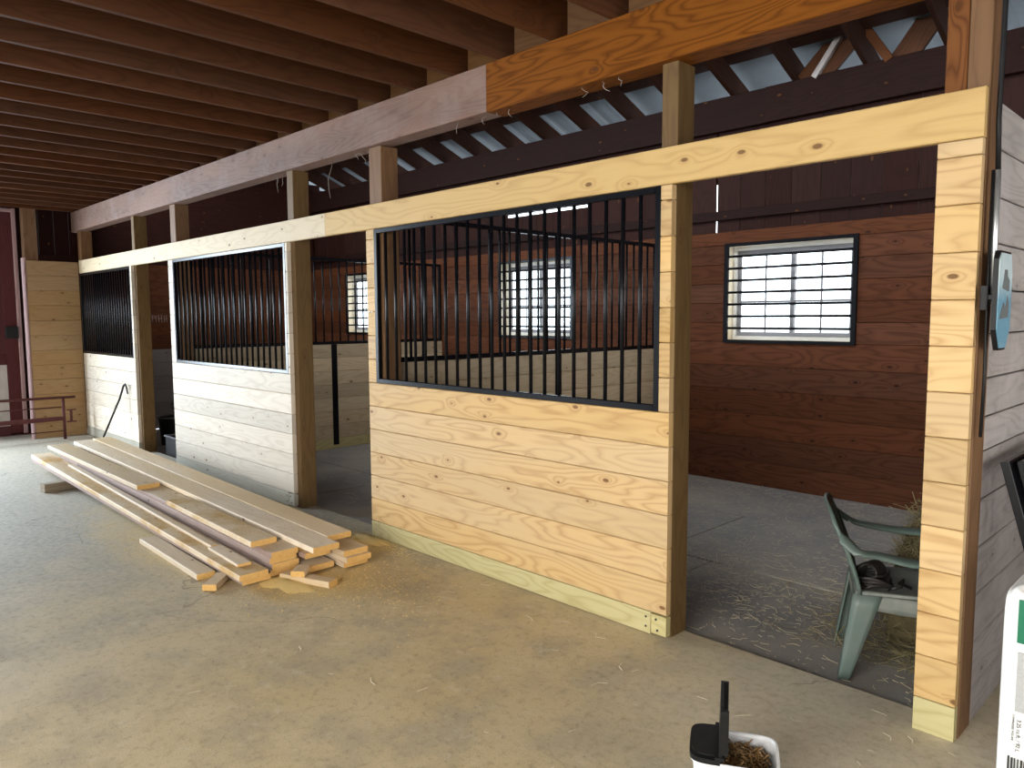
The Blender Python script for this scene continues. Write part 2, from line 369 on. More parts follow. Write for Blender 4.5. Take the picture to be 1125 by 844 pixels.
WIN = [(-10.56, -9.31), (-6.92, -5.665), (-3.665, -2.40)]   # x range of the three windows
WZ0, WZ1 = 1.365, 2.315
def hboards(b, x0, x1, y, z0, z1, step, th=.03, holes=(), mi=0, ch=.004):
    z = z0; k = 0
    while z < z1-.01:
        zt = min(z+step, z1)
        segs = [(x0, x1)]
        for h0, h1, hz0, hz1 in holes:
            if zt > hz0+.004 and z < hz1-.004:
                segs = [t for s0, s1 in segs for t in ((s0, min(s1, h0)), (max(s0, h1), s1)) if t[1]-t[0] > .02]
        for s0, s1 in segs:
            r0 = random.random()
            b.box((s0, y, z), (s1, y+th, zt-.002), 0, ch, r0, mi)
        z += step; k += 1
b = MB()
holes = [(w0, w1, WZ0, WZ1) for w0, w1 in WIN]
hboards(b, -11.75, 4.5, D, FZ, 1.365, .2342, holes=holes)
hboards(b, -11.75, 4.5, D, 1.365, 2.315, .19, holes=holes)
b.box((-11.75, D, 2.315), (4.5, D+.03, 2.445), 0, .004)
x = -11.8
while x < 4.5:                                             # upright boards above
    w = random.uniform(.255, .29)
    if x < -3.83 < x+w+.1: w = -3.83-x
    if abs(x+3.83) < 1e-6: x += .0160
    if -6.85 < x+w/2 < -5.6:
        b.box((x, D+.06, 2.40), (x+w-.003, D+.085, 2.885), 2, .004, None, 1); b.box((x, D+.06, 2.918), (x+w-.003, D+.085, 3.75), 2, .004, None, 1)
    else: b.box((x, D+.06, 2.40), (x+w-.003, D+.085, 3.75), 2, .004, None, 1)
    x += w
b.box((-11.75, D+.01, 2.565), (4.5, D+.06, 2.655), 0, .004, None, 2)
b.box((-11.75, D+.0, 3.425), (-3.3, D+.06, 3.75), 0, .006, None, 2); b.box((-3.3, D+.0, 3.43), (4.5, D+.06, 3.755), 0, .006, None, 2)
b.box((-11.75, D+.09, 3.5), (4.5, D+.13, 3.75), 0, .006, None, 2)
b.box((-3.95, D+.087, 2.93), (-3.65, D+.089, 3.5), 2, 0, None, 2)
for wx in list(WIN)+[]:                                     # solid sheathing behind the lower boards, with the window openings
    pass
xs = [-11.75]+[v for w in WIN for v in w]+[4.5]
for i in range(0, len(xs), 2): b.box((xs[i], D+.04, FZ-.1), (xs[i+1], D+.055, 2.42), 0, 0, None, 2)
for w0, w1 in WIN:
    b.box((w0, D+.04, FZ-.1), (w1, D+.055, WZ0), 0, 0, None, 2); b.box((w0, D+.04, WZ1), (w1, D+.055, 2.42), 0, 0, None, 2)
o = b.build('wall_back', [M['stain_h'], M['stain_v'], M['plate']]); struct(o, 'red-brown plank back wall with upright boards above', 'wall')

for i, (w0, w1) in enumerate(WIN):
    nm = ['window_1', 'window_2', 'window_3'][i]
    root = bpy.data.objects.new(nm, None); C.objects.link(root); root.location = (w0, D, WZ0)
    struct(root, ['farthest small sliding window, seen in the left stall', 'small sliding window seen through the bars of the nearest stall front',
                  'small white sliding window with muntins in the nearest stall'][i], 'window')
    W, H = w1-w0, WZ1-WZ0
    b = MB(); t = .02; dp = .155
    b.box((0, .0, 0), (t, dp, H), 2, .002); b.box((W-t, .0, 0), (W, dp, H), 2, .002); b.box((t, .0, 0), (W-t, dp, t), 0, .002); b.box((t, 0, H-t), (W-t, dp, H), 0, .002)
    b.build('lining', M['lining'], root)
    b = MB(); y0, y1 = .10, .15; t0 = .055                    # outer vinyl frame
    for lo, hi, ax in (((.02, y0, .02), (t0, y1, H-.02), 2), ((W-t0, y0, .02), (W-.02, y1, H-.02), 2), ((t0, y0, .02), (W-t0, y1, t0), 0), ((t0, y0, H-t0), (W-t0, y1, H-.02), 0)): b.box(lo, hi, ax, .004)
    b.build('outer_frame', M['vinyl'], root)
    for k, (s0, s1, yy) in enumerate(((t0, W/2+.02, .128), (W/2-.02, W-t0, .104))):
        b = MB(); q = .04; zz0, zz1 = t0, H-t0
        for lo, hi, ax in (((s0, yy, zz0), (s0+q, yy+.02, zz1), 2), ((s1-q, yy, zz0), (s1, yy+.02, zz1), 2), ((s0+q, yy, zz0), (s1-q, yy+.02, zz0+q), 0), ((s0+q, yy, zz1-q), (s1-q, yy+.02, zz1), 0)): b.box(lo, hi, ax, .003)
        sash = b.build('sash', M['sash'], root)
        b = MB(); b.face([(s0+q, yy+.008, zz0+q), (s1-q, yy+.008, zz0+q), (s1-q, yy+.008, zz1-q), (s0+q, yy+.008, zz1-q)]); b.build('pane', M['glass'], sash)
        b = MB(); mx = (s0+s1)/2; mz = zz0+(zz1-zz0)*.40
        b.box((mx-.009, yy+.002, zz0+q), (mx+.009, yy+.007, zz1-q), 2, 0); b.box((s0+q, yy+.004, mz-.009), (s1-q, yy+.007, mz+.009), 0, 0)
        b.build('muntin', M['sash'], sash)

# left end: wall of the first stall, wing wall, end wall with the sliding door
b = MB()
z = FZ; k = 0
while z < 2.4:
    zt = min(z+.2, 2.41); b.box((XL-.12, .18, z), (XL-.09, D, zt-.002), 1, .004, None, 1 if z < 1.15 else 0); z += .2
b.box((XL-.17, .18, FZ), (XL-.125, D, 3.75), 1, 0, None, 2)
b.build_o = b.build('wall_left', [M['stain_h'], M['wood_shadowed'], M['stain_v']]); struct(b.build_o, 'plank wall at the far end of the left stall, grey painted-in shadow below and red above', 'wall')
root = thing('wing_wall', 'tan pine plank wing wall standing at the far left corner beside the maroon door', 'wall', (XL, 0, 0)); root['kind'] = 'structure'
b = MB(); z = .0
while z < 2.40:
    b.box((-.038, -.62, z), (0, 0, min(z+.2, 2.41)-.002), 1, .004); z += .2
b.build('plank_siding', M['wing_pine'], root)
b = MB(); b.box((-.10, -.66, 0), (.004, -.62, 2.43), 2, .012); o = b.build('edge_trim', M['maroon_edge'], root); o['label'] = 'rounded pale edge board'
b = MB(); z = 0
x = -6.6
while x < .16:
    w = .19
    if x+w > -4.9 and x < -1.85:
        b.box((-12.08, x, 2.9), (-12.05, x+w-.003, 3.4), 2, .004)
    else: b.box((-12.08, x, 0), (-12.05, x+w-.003, 3.4), 2, .004)
    x += w
b.box((-12.05, -1.9, 2.42), (-12.0, .16, 2.52), 1, .004)
o = b.build('wall_end', M['stain_v']); struct(o, 'dark red board end wall beyond the wing wall', 'wall')
root = bpy.data.objects.new('door_1', None); C.objects.link(root); root.location = (-11.9, -.63, 0); struct(root, 'maroon sliding barn door with pale edge at the far left', 'door')
b = MB(); x = -1.3
while x < -.2:
    b.box((-.04, x, 1.12), (-.01, x+.2-.003, 3.06), 2, .004); x += .2
b.box((-.04, -.20, .06), (-.005, -.05, 3.06), 2, .004); b.box((-.03, -1.3, 1.0), (.0, -.20, 1.14), 1, .004); b.box((-.03, -1.3, .04), (.0, -.20, .16), 1, .004)
b.build('door_leaf', M['maroon'], root)
b = MB(); b.box((-.035, -1.3, .16), (-.015, -.20, 1.0), 2, .002); o = b.build('lower_panel', M['white_ply'], root); o['label'] = 'off-white lower panel'
b = MB(); b.box((-.05, -.05, .05), (.012, -.0, 3.11), 2, .01); b.box((-.05, -1.35, 3.06), (.012, -.05, 3.11), 1, .01); o = b.build('edge_trim', M['maroon_edge'], root); o['label'] = 'pinkish edge strip'
b = MB(); b.box((.0, -.20, 1.36), (.05, -.05, 1.52), 2, .01); o = b.build('latch', M['blackmatte'], root); o['label'] = 'black latch box'
o = MB(); o.box((-11.80, -.60, 0), (-11.66, -.44, 3.34), 2, .006); o = o.build('timber_post', M['post_old']); tag(o, 'grey-brown post standing between the maroon door and the pine wing wall', 'post')

b = MB()
for st in ([(.90, 1.66), (.93, 1.57)], [(.945, 1.67), (.955, 1.56)], [(1.0, 1.64), (.975, 1.665), (.97, 1.62), (1.0, 1.62), (1.005, 1.66), (1.0, 1.56)], [(1.04, 1.67), (1.045, 1.56)], [(1.03, 1.61), (1.09, 1.62)], [(1.08, 1.67), (1.085, 1.56)], [(1.12, 1.66), (1.125, 1.56)], [(1.15, 1.67), (1.16, 1.56)], [(1.12, 1.61), (1.16, 1.61)]):
    b.tube([(XL-.0895, y_+.03, z_) for y_, z_ in st], .005, 5)
M['chalk'] = plain('pale_chalk', (.26, .19, .18, 1), .9)
tag(b.build('chalk_marks', M['chalk']), 'faint chalked strokes on the red boards of the farthest stall', 'marks')

# grey end wall on the right
b = MB(); zs = [FZ, .14, .33, .52, .71, .90, 1.09, 1.225, 1.375, 1.545, 1.715, 1.89, 2.062, 2.237, 2.408]
for k in range(len(zs)-1):
    b.box((XE-.03, .205, zs[k]+.003), (XE, D-.002, zs[k+1]-.003), 1, .005)
b.box((XE-.044, .19, FZ), (XE-.032, D-.002, 2.40), 1, 0, None, 1)
o = b.build('wall_right', [M['grey'], M['stain_v']]); struct(o, 'weathered grey plank end wall beside the right post', 'wall')

# walls of the aisle behind the camera (openings let the daylight in)
b = MB()
def vwall(b, ax, c, a0, a1, z1, openings):
    a = a0
    while a < a1:
        w = .25; z0 = 0.
        for o0, o1, oz in openings:
            if a+w > o0 and a < o1: z0 = oz
        if z0 < z1:
            if ax == 0: b.box((c, a, z0), (c+.03, a+w-.003, z1), 2, 0)
            else: b.box((a, c, z0), (a+w-.003, c+.03, z1), 2, 0)
        a += w
vwall(b, 1, -6.6, -12.6, 4.6, 3.4, [(-2.6, 1.6, 2.9), (-9.4, -6.6, 2.6)])
o = b.build('wall_front', M['stain_v']); struct(o, 'dark board wall across the aisle from the stalls', 'wall')
b = MB(); vwall(b, 0, 4.6, -6.6, D+.2, 3.9, [(-4.5, 1.4, 2.9)])
o = b.build('wall_near', M['stain_v']); struct(o, 'dark board wall behind the camera', 'wall')

# loft floor over the aisle = ceiling
b = MB(); y = -6.6
while y < .12:
    b.box((-12.6, y, 3.335), (4.6, y+.24, 3.36), 0, .002); y += .243
o = b.build('ceiling', M['loft']); struct(o, 'dark loft floor boards above the joists', 'ceiling')
# joists
jx = [-2.62-.41*k for k in range(-6, 24)]
jx = [x for x in jx if x > -12.0]
for i, x in enumerate(jx):
    b = MB(); e = random.uniform(-.006, .006)
    b.box((x-.02, -6.57, 3.10+e*.5), (x+.02, .14, 3.334), 1, .003)
    o = b.build('ceiling_joist', M['joist'])
    n = i-4
    if n < 0: tag(o, 'dark brown ceiling joist overhead, nearer the camera than the frame shows', 'joist', 'ceiling joists over the aisle')
    else: tag(o, 'brown overhead joist resting on the long beam, %s from the right' % ORD[n], 'joist', 'ceiling joists over the aisle')
for i in range(len(jx)-1):
    x0, x1 = jx[i+1]+.021, jx[i]-.021
    b = MB(); b.box((x0, .10, 3.099), (x1, .14, 3.332), 0, .003)
    n = i-3
    o = b.build('joist_blocking', M['post_old'])
    tag(o, ('short orange-brown blocking board between joist ends above the beam, %s from the right' % ORD[n]) if n >= 0 else 'short blocking board between joist ends outside the frame', 'blocking', 'blocking between the joist ends')

# long support beam: two lengths meeting end to end
b = MB(); b.box((-3.14, -.005, 2.82), (4.5, .145, 3.098), 0, .004); o = b.build('support_beam', M['beam_near']); tag(o, 'orange-brown near length of the long overhead beam with bold grain', 'beam')
b = MB(); b.box((-11.72, -.002, 2.825), (-3.145, .145, 3.099), 0, .006); o = b.build('support_beam', M['beam_far']); tag(o, 'weathered greyish far length of the long overhead beam', 'beam')

# roof over the stalls: rafters, purlins, metal
SL = -.40
def rz(y): return 3.76+SL*(y-D)
rxs = [-3.04-.625*k for k in range(-6, 14)]
rxs = [x for x in rxs if x > -11.7]
for i, x in enumerate(rxs):
    b = MB(); dz = .10
    b.board((x+.02, .10, rz(.10)+dz), (x+.02, 4.35, rz(4.35)+dz), (0, .075, .188), (.04, 0, 0), .003)
    o = b.build('rafter', M['rafter']); n = i-4
    tag(o, ('dark sloping rafter over the stalls, %s from the right end post' % ORD[n]) if n >= 0 else 'dark sloping rafter over the space right of the stalls', 'rafter', 'rafters over the stalls')
for i, yy in enumerate((.5, 1.3, 2.1, 2.9)):
    b = MB(); b.board((-12, yy, rz(yy)+.235), (4.6, yy, rz(yy)+.235), (0, .10, -.04), (0, .015, .038), .003)
    o = b.build('purlin', M['rafter']); tag(o, 'dark purlin under the metal roof, %s up from the stall fronts' % ORD[i], 'purlin', 'purlins under the roof metal')
b = MB(); x = -12.3                                              # ribbed sheet
nx = int((4.9+12.3)/.075)
def sheet(u, v):
    xx = -12.3+u*17.2; yy = -.1+v*4.6; ph = (xx % .23)/.23
    return (xx, yy, rz(yy)+.262+(.02 if ph < .14 else 0))
b.grid(sheet, nx, 6, 0, False)
o = b.build('roof', M['roofmetal']); struct(o, 'ribbed pale metal roof sheet over the stalls', 'roof')

b = MB(); yy = -.1
while yy < 3.58:
    w_ = min(.19, 3.62-yy); b.board((-12.3, yy+w_/2, rz(yy+w_/2)+.222), (4.85, yy+w_/2, rz(yy+w_/2)+.222), (0, w_-.003, SL*(w_-.003)), (0, .007, .018), .002); yy += .19
o = b.build('roof_decking', M['rafter']); struct(o, 'dark boards lining the upper part of the roof over the stalls', 'roof')
for gx in (-11.70, 4.6):
    b = MB(); yy = .1
    while yy < D+.75:
        b.box((gx, yy, 2.4 if gx < 0 else 3.0), (gx+.025, yy+.2-.003, rz(yy+.1)+.19), 2, .002); yy += .2
    o = b.build('wall_gable', M['stain_v']); struct(o, 'dark upright boards closing the roof end over the %s' % ('left stall' if gx < 0 else 'space behind the camera'), 'wall')

# roof bracing at the right, over the space beyond the end post
def brace(p0, p1, w, t, label, mat='joist'):
    b = MB(); d = V(p1)-V(p0); t_ = V((0, 1, 0))*t; wv = d.cross(V((0, 1, 0))).normalized()*w
    b.board(p0, p1, wv, t_, .003); o = b.build('roof_brace', M[mat]); tag(o, label, 'brace')
brace((-2.92, 3.76, 3.70), (-1.95, 3.70, 4.62), .26, .04, 'wide brown diagonal roof brace left of the end post top')
brace((-2.84, 3.715, 3.74), (-2.16, 3.64, 4.62), .05, .05, 'narrow grey diagonal strut beside the wide roof brace', 'grey')
brace((-2.14, 3.76, 3.70), (-1.42, 3.70, 4.62), .20, .04, 'wide brown diagonal roof brace nearest the end post top')
brace((-2.20, 3.71, 3.74), (-2.55, 3.60, 4.30), .07, .04, 'short dark strut crossing between the two wide roof braces', 'joist')

# outside: snow and frosted trees
b = MB(); b.grid(lambda u, v: (-60+u*110, 3.9+v*90, -.35+.25*math.sin(u*19)*v), 30, 20); 
b.face([(-60, -60, -.30), (60, -60, -.30), (60, -6.7, -.12), (-60, -6.7, -.12)])
b.face([(-60, -6.7, -.2), (-12.2, -6.7, -.2), (-12.2, 4, -.2), (-60, 4, -.2)]); b.face([(4.7, -6.7, -.2), (60, -6.7, -.2), (60, 4, -.2), (4.7, 4, -.2)])
o = b.build('ground', M['snow']); struct(o, 'snow covered ground outside', 'ground')
def conifer(x, y, h, label):
    root = thing('conifer_tree', label, 'tree', (x, y, -.3), 0, 'frosted trees outside the window')
    b = MB(); b.tube([(0, 0, 0), (0, 0, h)], [.02*h, .004*h], 7); b.build('trunk', M['bark'], root)
    b = MB(); n = 11
    for k in range(n):
        z = h*(.14+.83*k/n); r = h*.21*(1-k/n)+.12
        m = 13
        for j in range(m):
            a = 2*math.pi*(j+random.random()*.7)/m; rr = r*random.uniform(.75, 1.15)
            dx, dy = math.cos(a), math.sin(a); w = r*.22
            p = [(0, 0, z+.10*h/n*2), (dx*rr*.55-dy*w, dy*rr*.55+dx*w, z), (dx*rr, dy*rr, z-.22*r), (dx*rr*.55+dy*w, dy*rr*.55-dx*w, z)]
            b.face(p, rnd=random.random())
    b.build('foliage', M['conifer'], root)
conifer(-8.3, 26, 6.5, 'frosted conifer outside, seen in the right pane of the nearest window')
conifer(-11.6, 30, 4.2, 'small frosted conifer outside, left of the tall one in the right pane')
conifer(-16.5, 24, 5, 'frosted conifer outside behind the left pane of the nearest window')
conifer(-24, 26, 6, 'frosted conifer outside the second window')

# ------------------------------------------------------------------ posts
def post(x0, x1, y0, y1, z0, z1, label, mat='post'):
    b = MB(); b.box((x0, y0, z0), (x1, y1, z1), 2, .004); tag(b.build('timber_post', M[mat]), label, 'post')
post(-1.94, -1.85, .04, .185, 0, 2.82, 'brown post at the left side of the nearest doorway, rising to the beam')
post(-4.435, -4.285, .04, .185, 0, 2.82, 'brown post rising above the left end of the nearest barred front', 'post_old')
post(-5.64, -5.54, .04, .185, 0, 2.825, 'brown post at the left side of the middle doorway')
post(-8.21, -8.065, .04, .185, 0, 2.825, 'post rising above the left end of the middle barred front', 'post_old')
post(-9.425, -9.335, .04, .185, 0, 2.825, 'brown post at the left side of the farthest doorway')
post(-11.62, -11.47, .04, .185, 0, 2.825, 'short reddish post under the far end of the beam', 'post_old')
root = thing('end_post', 'built-up end post of two upright timbers behind the right jamb', 'post', (-.63, .12, 0))
for k, (a, c) in enumerate(((-.075, -.004), (-.002, .073))):
    b = MB(); b.box((a, -.078, 0), (c, .075, 2.818), 2, .004); b.build('timber_ply', M['beam_near' if k == 0 else 'post_old'], root)

# ------------------------------------------------------------------ header, stall fronts, jamb
b = MB(); b.box((-4.99, 0, ZB), (-.56, .038, ZH), 0, .004, .37); o = b.build('header_board', [M['pine_header']]); tag(o, 'yellow pine header board over the nearest stall front and doorway', 'header')
b = MB(); b.box((-11.47, 0, ZB), (-4.992, .038, ZH), 0, .004, .61); o = b.build('header_board', [M['header_lit']]); tag(o, 'whitish daylight-tinted pine header board over the middle and farthest stall fronts', 'header')  # header split here so the far length carries the painted daylight

def grille(name, x0, x1, z0, z1, label, group, nb=None):
    """black welded panel in a plane y = const (local x, z); parts frame and bars"""
    root = thing(name, label, 'grille', (x0, 0, z0), 0, group)
    return root, x1-x0, z1-z0
def fill_grille(root, W, H, fw=.032, dep=.03, sp=.108, n=None, rb=.0105, rail=None):
    b = MB()
    b.box((0, 0, 0), (fw, dep, H), 2, .003); b.box((W-fw, 0, 0), (W, dep, H), 2, .003)
    b.box((fw, 0, 0), (W-fw, dep, fw), 0, .003); b.box((fw, 0, H-fw), (W-fw, dep, H), 0, .003)
    b.build('frame', M['black'], root)
    n = n or int(round((W-fw)/sp))-1
    b = MB(); b.tube([(0, 0, 0), (0, 0, H-2*fw)], rb, 10); proto = None
    for k in range(n):
        x = fw/2+(W-fw)*(k+1)/(n+1)
        if proto is None: proto = b.build('bar', M['black'], root); o = proto
        else: o = proto.copy(); C.objects.link(o); o.parent = root
        o.location = (x, dep/2, fw)

fronts = [(-9.385, -11.47, 'pale daylight-tinted pine', 'farthest', 'stall front at the far left beside the wing wall', 'pine_lit', 'treated_grey', -11.46, -9.434),
          (-5.60, -8.212, 'whitish daylight-tinted pine', 'middle', 'stall front behind the lumber pile', 'pine_lit', 'treated_grey', -8.094, -5.635),
          (-1.85, -4.43, 'yellow pine', 'nearest', 'stall front left of the chair doorway', 'pine', 'treated', -4.335, -1.913)]
for xr, xl, tone, which, where, mat, kmat, gx0, gx1 in fronts:
    root = thing('plank_stall_wall', '%s plank %s, %s of three' % (tone, where, which), 'stall front', (xl, 0, 0), 0, 'plank stall fronts')
    b = MB(); W = xr-xl; zs = [.122+BW*k for k in range(7)]; zs[-1] = ZG
    for k in range(6): b.box((0, 0, zs[k]), (W, .038, zs[k+1]-.0025), 0, .004)
    z = ZG
    while z < ZB-.01:                                        # short plank ends either side of the grille
        zt = min(z+BW, ZB)
        for a, c in ((0, gx0-xl-.002), (gx1-xl+.002, W)):
            if c-a > .012: b.box((a, 0, z), (c, .038, zt-.0025), 0, .004)
        z += BW
    b.build('plank_siding', M[mat], root)
    b = MB(); kr = W-.09 if which != 'farthest' else W
    b.box((0, -.002, .004), (kr-.002, .038, .12), 0, .003); kb = b.build('kickboard', M[kmat], root); kb['label'] = 'greenish treated bottom board'
    if which != 'farthest':
        b = MB(); b.box((kr, 0, .012), (W, .038, .112), 0, .003); o = b.build('kickboard_block', M[kmat], root)
        for q in ((kr+.03, .09), (kr+.04, .035), (kr-.03, .09), (kr-.03, .04)):
            n_ = MB(); n_.tube([(q[0], -.0045, q[1]), (q[0], .004, q[1])], .006, 8); n_.build('nail', M['ink'], o if q[0] > kr else kb)
    g, GW, GH = grille('stall_grille', gx0, gx1, ZG, ZB-.004, 'black upright-barred grille set in the %s stall front' % which, 'barred grilles in the stall fronts')
    g.location.y = -.002
    fill_grille(g, GW, GH, n=21)

root = thing('door_jamb', 'yellow pine jamb of short stacked planks at the right end', 'jamb', (-.706, 0, 0))
b = MB(); z = .135
while z < ZB-.02:
    b.box((0, 0, z), (.144, .038, min(z+BW, ZB)-.0025), 0, .004); z += BW
b.build('plank_siding', M['pine'], root)
b = MB(); b.box((0, 0, .0), (.144, .038, .132), 0, .003); o = b.build('bottom_board', M['treated'], root); o['label'] = 'greenish treated bottom board'

# ------------------------------------------------------------------ partitions between stalls
for X, which in ((-4.35, 'between the nearest and middle stalls'), (-8.14, 'between the middle and farthest stalls')):
    root = thing('stall_partition', 'pale pine plank partition %s' % which, 'partition', (X, .19, FZ), 0, 'partitions between the stalls')
    L = D-.19-.004
    b = MB(); z = .135
    while z < 1.31:
        b.box((-.02, 0, z), (.02, L, min(z+BW, 1.325)-.0025), 1, .004); z += BW
    b.build('plank_siding', M['part_pine'], root)
    b = MB(); b.box((-.02, 0, .004), (.02, L, .132), 1, .003); b.build('kickboard', M['treated'], root)
    b = MB(); b.box((.021, 1.72, .05), (.027, 1.80, 1.325), 2, .001); o = b.build('strap', M['black'], root); o['label'] = 'black upright steel strap'
    g = thing('partition_grille', 'black barred grille on the partition %s' % which, 'grille', (X+.015, .19, FZ+1.326), math.pi/2, 'barred grilles on the partitions')
    fill_grille(g, L, 1.075, fw=.036, dep=.03, sp=.115)

# window grilles: horizontal bars
for i, (w0, w1) in enumerate(WIN):
    root = thing('window_grille', ['black horizontal-barred grille over the farthest window', 'black horizontal-barred grille over the window seen through the nearest bars', 'black horizontal-barred grille over the window in the nearest stall'][i], 'grille', (w0-.012, D-.027, WZ0-.012), 0, 'barred grilles over the windows')
    W, H = w1-w0+.024, WZ1-WZ0+.024; fw = .045
    b = MB(); b.box((0, 0, 0), (fw, .025, H), 2, .003); b.box((W-fw, 0, 0), (W, .025, H), 2, .003); b.box((fw, 0, 0), (W-fw, .025, fw-.012), 0, .003); b.box((fw, 0, H-fw+.012), (W-fw, .025, H), 0, .003)
    b.build('frame', M['black'], root)
    b = MB(); b.tube([(0, 0, 0), (W-2*fw, 0, 0)], .0125, 8); proto = None
    for k in range(7):
        if proto is None: proto = b.build('bar', M['black'], root); o = proto
        else: o = proto.copy(); C.objects.link(o); o.parent = root
        o.location = (fw, .012, .145+.1165*k)

# ------------------------------------------------------------------ lumber pile
T = .038
def pz(x): return .02+.0175*(-4.1-x)
def lumber(xn, yn, xf, yf, layer, label, w=.182, t=T, extra=0., side=False, mat='lumber'):
    """a board from its near end (xn, yn) to its far end (xf, yf); layer counts boards below it"""
    b = MB(); zn, zf = pz(xn)+layer*T+t/2+extra, pz(xf)+layer*T+t/2+extra
    d = V((xf-xn, yf-yn, zf-zn)); wv = d.cross(V((0, 0, 1))).normalized()*w; tv = wv.cross(d).normalized()*(t-.001)
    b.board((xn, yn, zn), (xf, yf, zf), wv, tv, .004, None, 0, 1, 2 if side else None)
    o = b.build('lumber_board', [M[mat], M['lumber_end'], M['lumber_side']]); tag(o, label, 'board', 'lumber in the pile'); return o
# front stack A (two high), then C (four high plus tops), then D / E behind
lumber(-4.02, -1.12, -9.03, -1.11, 1, 'sawdust-coated top board of the front stack nearest the camera', mat='lumber_dusty')
lumber(-4.05, -1.09, -9.02, -1.11, 0, 'bottom board of the front stack nearest the camera', side=True)
lumber(-4.08, -.895, -8.55, -.925, 0, 'lowest board of the middle stack of lumber', side=True)
lumber(-4.075, -.885, -8.6, -.925, 1, 'second board up in the middle stack of lumber', side=True)
lumber(-4.085, -.895, -8.7, -.925, 2, 'third board up in the middle stack of lumber', side=True)
lumber(-4.07, -.89, -8.8, -.925, 3, 'fourth board up in the middle stack, orange sawn end showing', side=True)
lumber(-4.25, -.94, -5.66, -.94, 4, 'short sawdusty top board at the near end of the middle stack', w=.175, mat='lumber_dusty')
lumber(-6.3, -.94, -8.82, -1.0, 4, 'bluish-white short board on top at the far end of the middle stack')
lumber(-3.98, -.69, -8.7, -.70, 0, 'lowest board of the rear stack', side=True)
lumber(-4.20, -.69, -8.75, -.70, 1, 'second board up in the rear stack', side=True)
lumber(-4.02, -.69, -8.8, -.70, 2, 'third board up in the rear stack', side=True)
lumber(-4.10, -.69, -8.8, -.72, 3, 'fourth board up in the rear stack, under the wide top board', side=True)
lumber(-3.87, -.715, -8.90, -.735, 4, 'long front top board of the rear stack, sticking out furthest toward the doorway')
lumber(-3.90, -.485, -6.4, -.485, 0, 'lowest short board at the back of the pile')
lumber(-3.86, -.485, -6.5, -.48, 1, 'short orange-ended board low at the back of the pile')
lumber(-3.89, -.49, -8.0, -.49, 2, 'third board up at the back of the pile')
lumber(-4.2, -.49, -8.8, -.50, 3, 'fourth board up at the back of the pile, beneath the last top board')
lumber(-4.03, -.525, -8.96, -.53, 4, 'long back top board of the pile nearest the stall wall')
lumber(-4.63, -1.10, -8.1, -1.06, 2, 'narrow white strip lying along the top of the front stack', w=.05, t=.022)
lumber(-4.17, -1.11, -4.625, -1.10, 2, 'short thin sawdusty slat lying on the near end of the front stack', w=.09, t=.018)
def loose(p0, p1, w, t, label, mats=None, nm='lumber_offcut'):
    b = MB(); p0, p1 = V(p0), V(p1); d = (p1-p0); wv = d.cross(V((0, 0, 1))).normalized()*w
    b.board(p0, p1, wv, wv.cross(d).normalized()*t, .004, None, 0, 1); o = b.build(nm, mats or [M['lumber'], M['lumber_end']]); tag(o, label, 'board'); return o
loose((-4.385, -1.26, .020), (-5.46, -1.24, .020), .115, .038, 'loose pale board lying on the concrete in front of the pile', nm='lumber_board')
loose((-4.16, -1.335, .020), (-4.32, -1.18, .020), .085, .038, 'small yellow offcut block at the near end of the loose board')
loose((-4.06, -.905, .020), (-3.70, -.775, .020), .08, .038, 'yellow short offcut on the floor at the near end of the pile')
loose((-3.99, -.81, .0585), (-3.90, -.90, .0585), .085, .036, 'small square offcut lying on top of the yellow offcut by the pile end')
loose((-7.80, -1.38, .041), (-7.97, -.44, .041), .09, .080, 'grey timber block propping up the far end of the pile', [M['old_block'], M['old_block']], 'sleeper_block')

# sawdust and straw: nobody could count them
def flakes(name, n, gen, size, mat, label, cat):
    b = MB()
    for _ in range(n):
        x, y, z = gen(); a = random.random()*6.28; s_ = size*random.uniform(.4, 1.2); dx, dy = math.cos(a)*s_, math.sin(a)*s_
        zt = z+random.random()*s_*.5
        b.face([(x-dx, y-dy, z+.001), (x+dy*.6, y-dx*.6, zt+.001), (x+dx, y+dy, z+.001), (x-dy*.6, y+dx*.6, zt+.002)], rnd=random.random())
    o = b.build(name, mat); tag(o, label, cat, kind='stuff')
def gs(*cl):
    def f():
        cx, cy, sx, sy = random.choice(cl)
        return random.gauss(cx, sx), min(random.gauss(cy, sy), -.005), .001
    return f
flakes('sawdust', 5200, gs((-3.95, -.85, .22, .16), (-4.0, -.95, .3, .2), (-4.3, -.06, .16, .07), (-4.2, -.1, .2, .06), (-5.6, -.12, .2, .08), (-5.3, -1.32, .7, .12), (-3.6, -.6, .3, .2)), .006, M['sawdust'], 'yellow sawdust scattered round the lumber pile and wall foot', 'sawdust')
def heap(cx, cy, rx, ry, h, label):
    b = MB()
    def fn(u, v):
        a = u*6.28318; r = v; k = 1+.18*math.sin(3*a+cx*9)+.12*math.sin(7*a)
        z = h*max(0, 1-r*r)**1.3*(1+.25*math.sin(11*a+r*9))
        return (cx+rx*r*k*math.cos(a), cy+ry*r*k*math.sin(a), z+.001-.003*(r > .99))
    b.grid(fn, 28, 8, close_u=True); tag(b.build('sawdust', M['sawdust']), label, 'sawdust', kind='stuff')
def gtop():
    k = random.random(); x = -4.2-random.random()**1.3*4.6
    if k < .72: y, l = random.gauss(-1.10, .04), 2
    elif k < .88: y, l = random.gauss(-.91, .04), 4+(x > -5.6 and x < -4.3)
    else: y, l = random.gauss(-.70, .05), 5
    if l == 4 and x < -6.3: l = 5
    return x, y, pz(x)+l*T+.0015
M['sawdust_brown'] = plain('coarse_sawdust', (.56, .38, .15, 1), .95, nz=.6, nscale=40, col2=(.46, .28, .09, 1))
flakes('sawdust', 8000, gtop, .0048, M['sawdust_brown'], 'yellow sawdust lying along the tops of the stacked boards', 'sawdust')
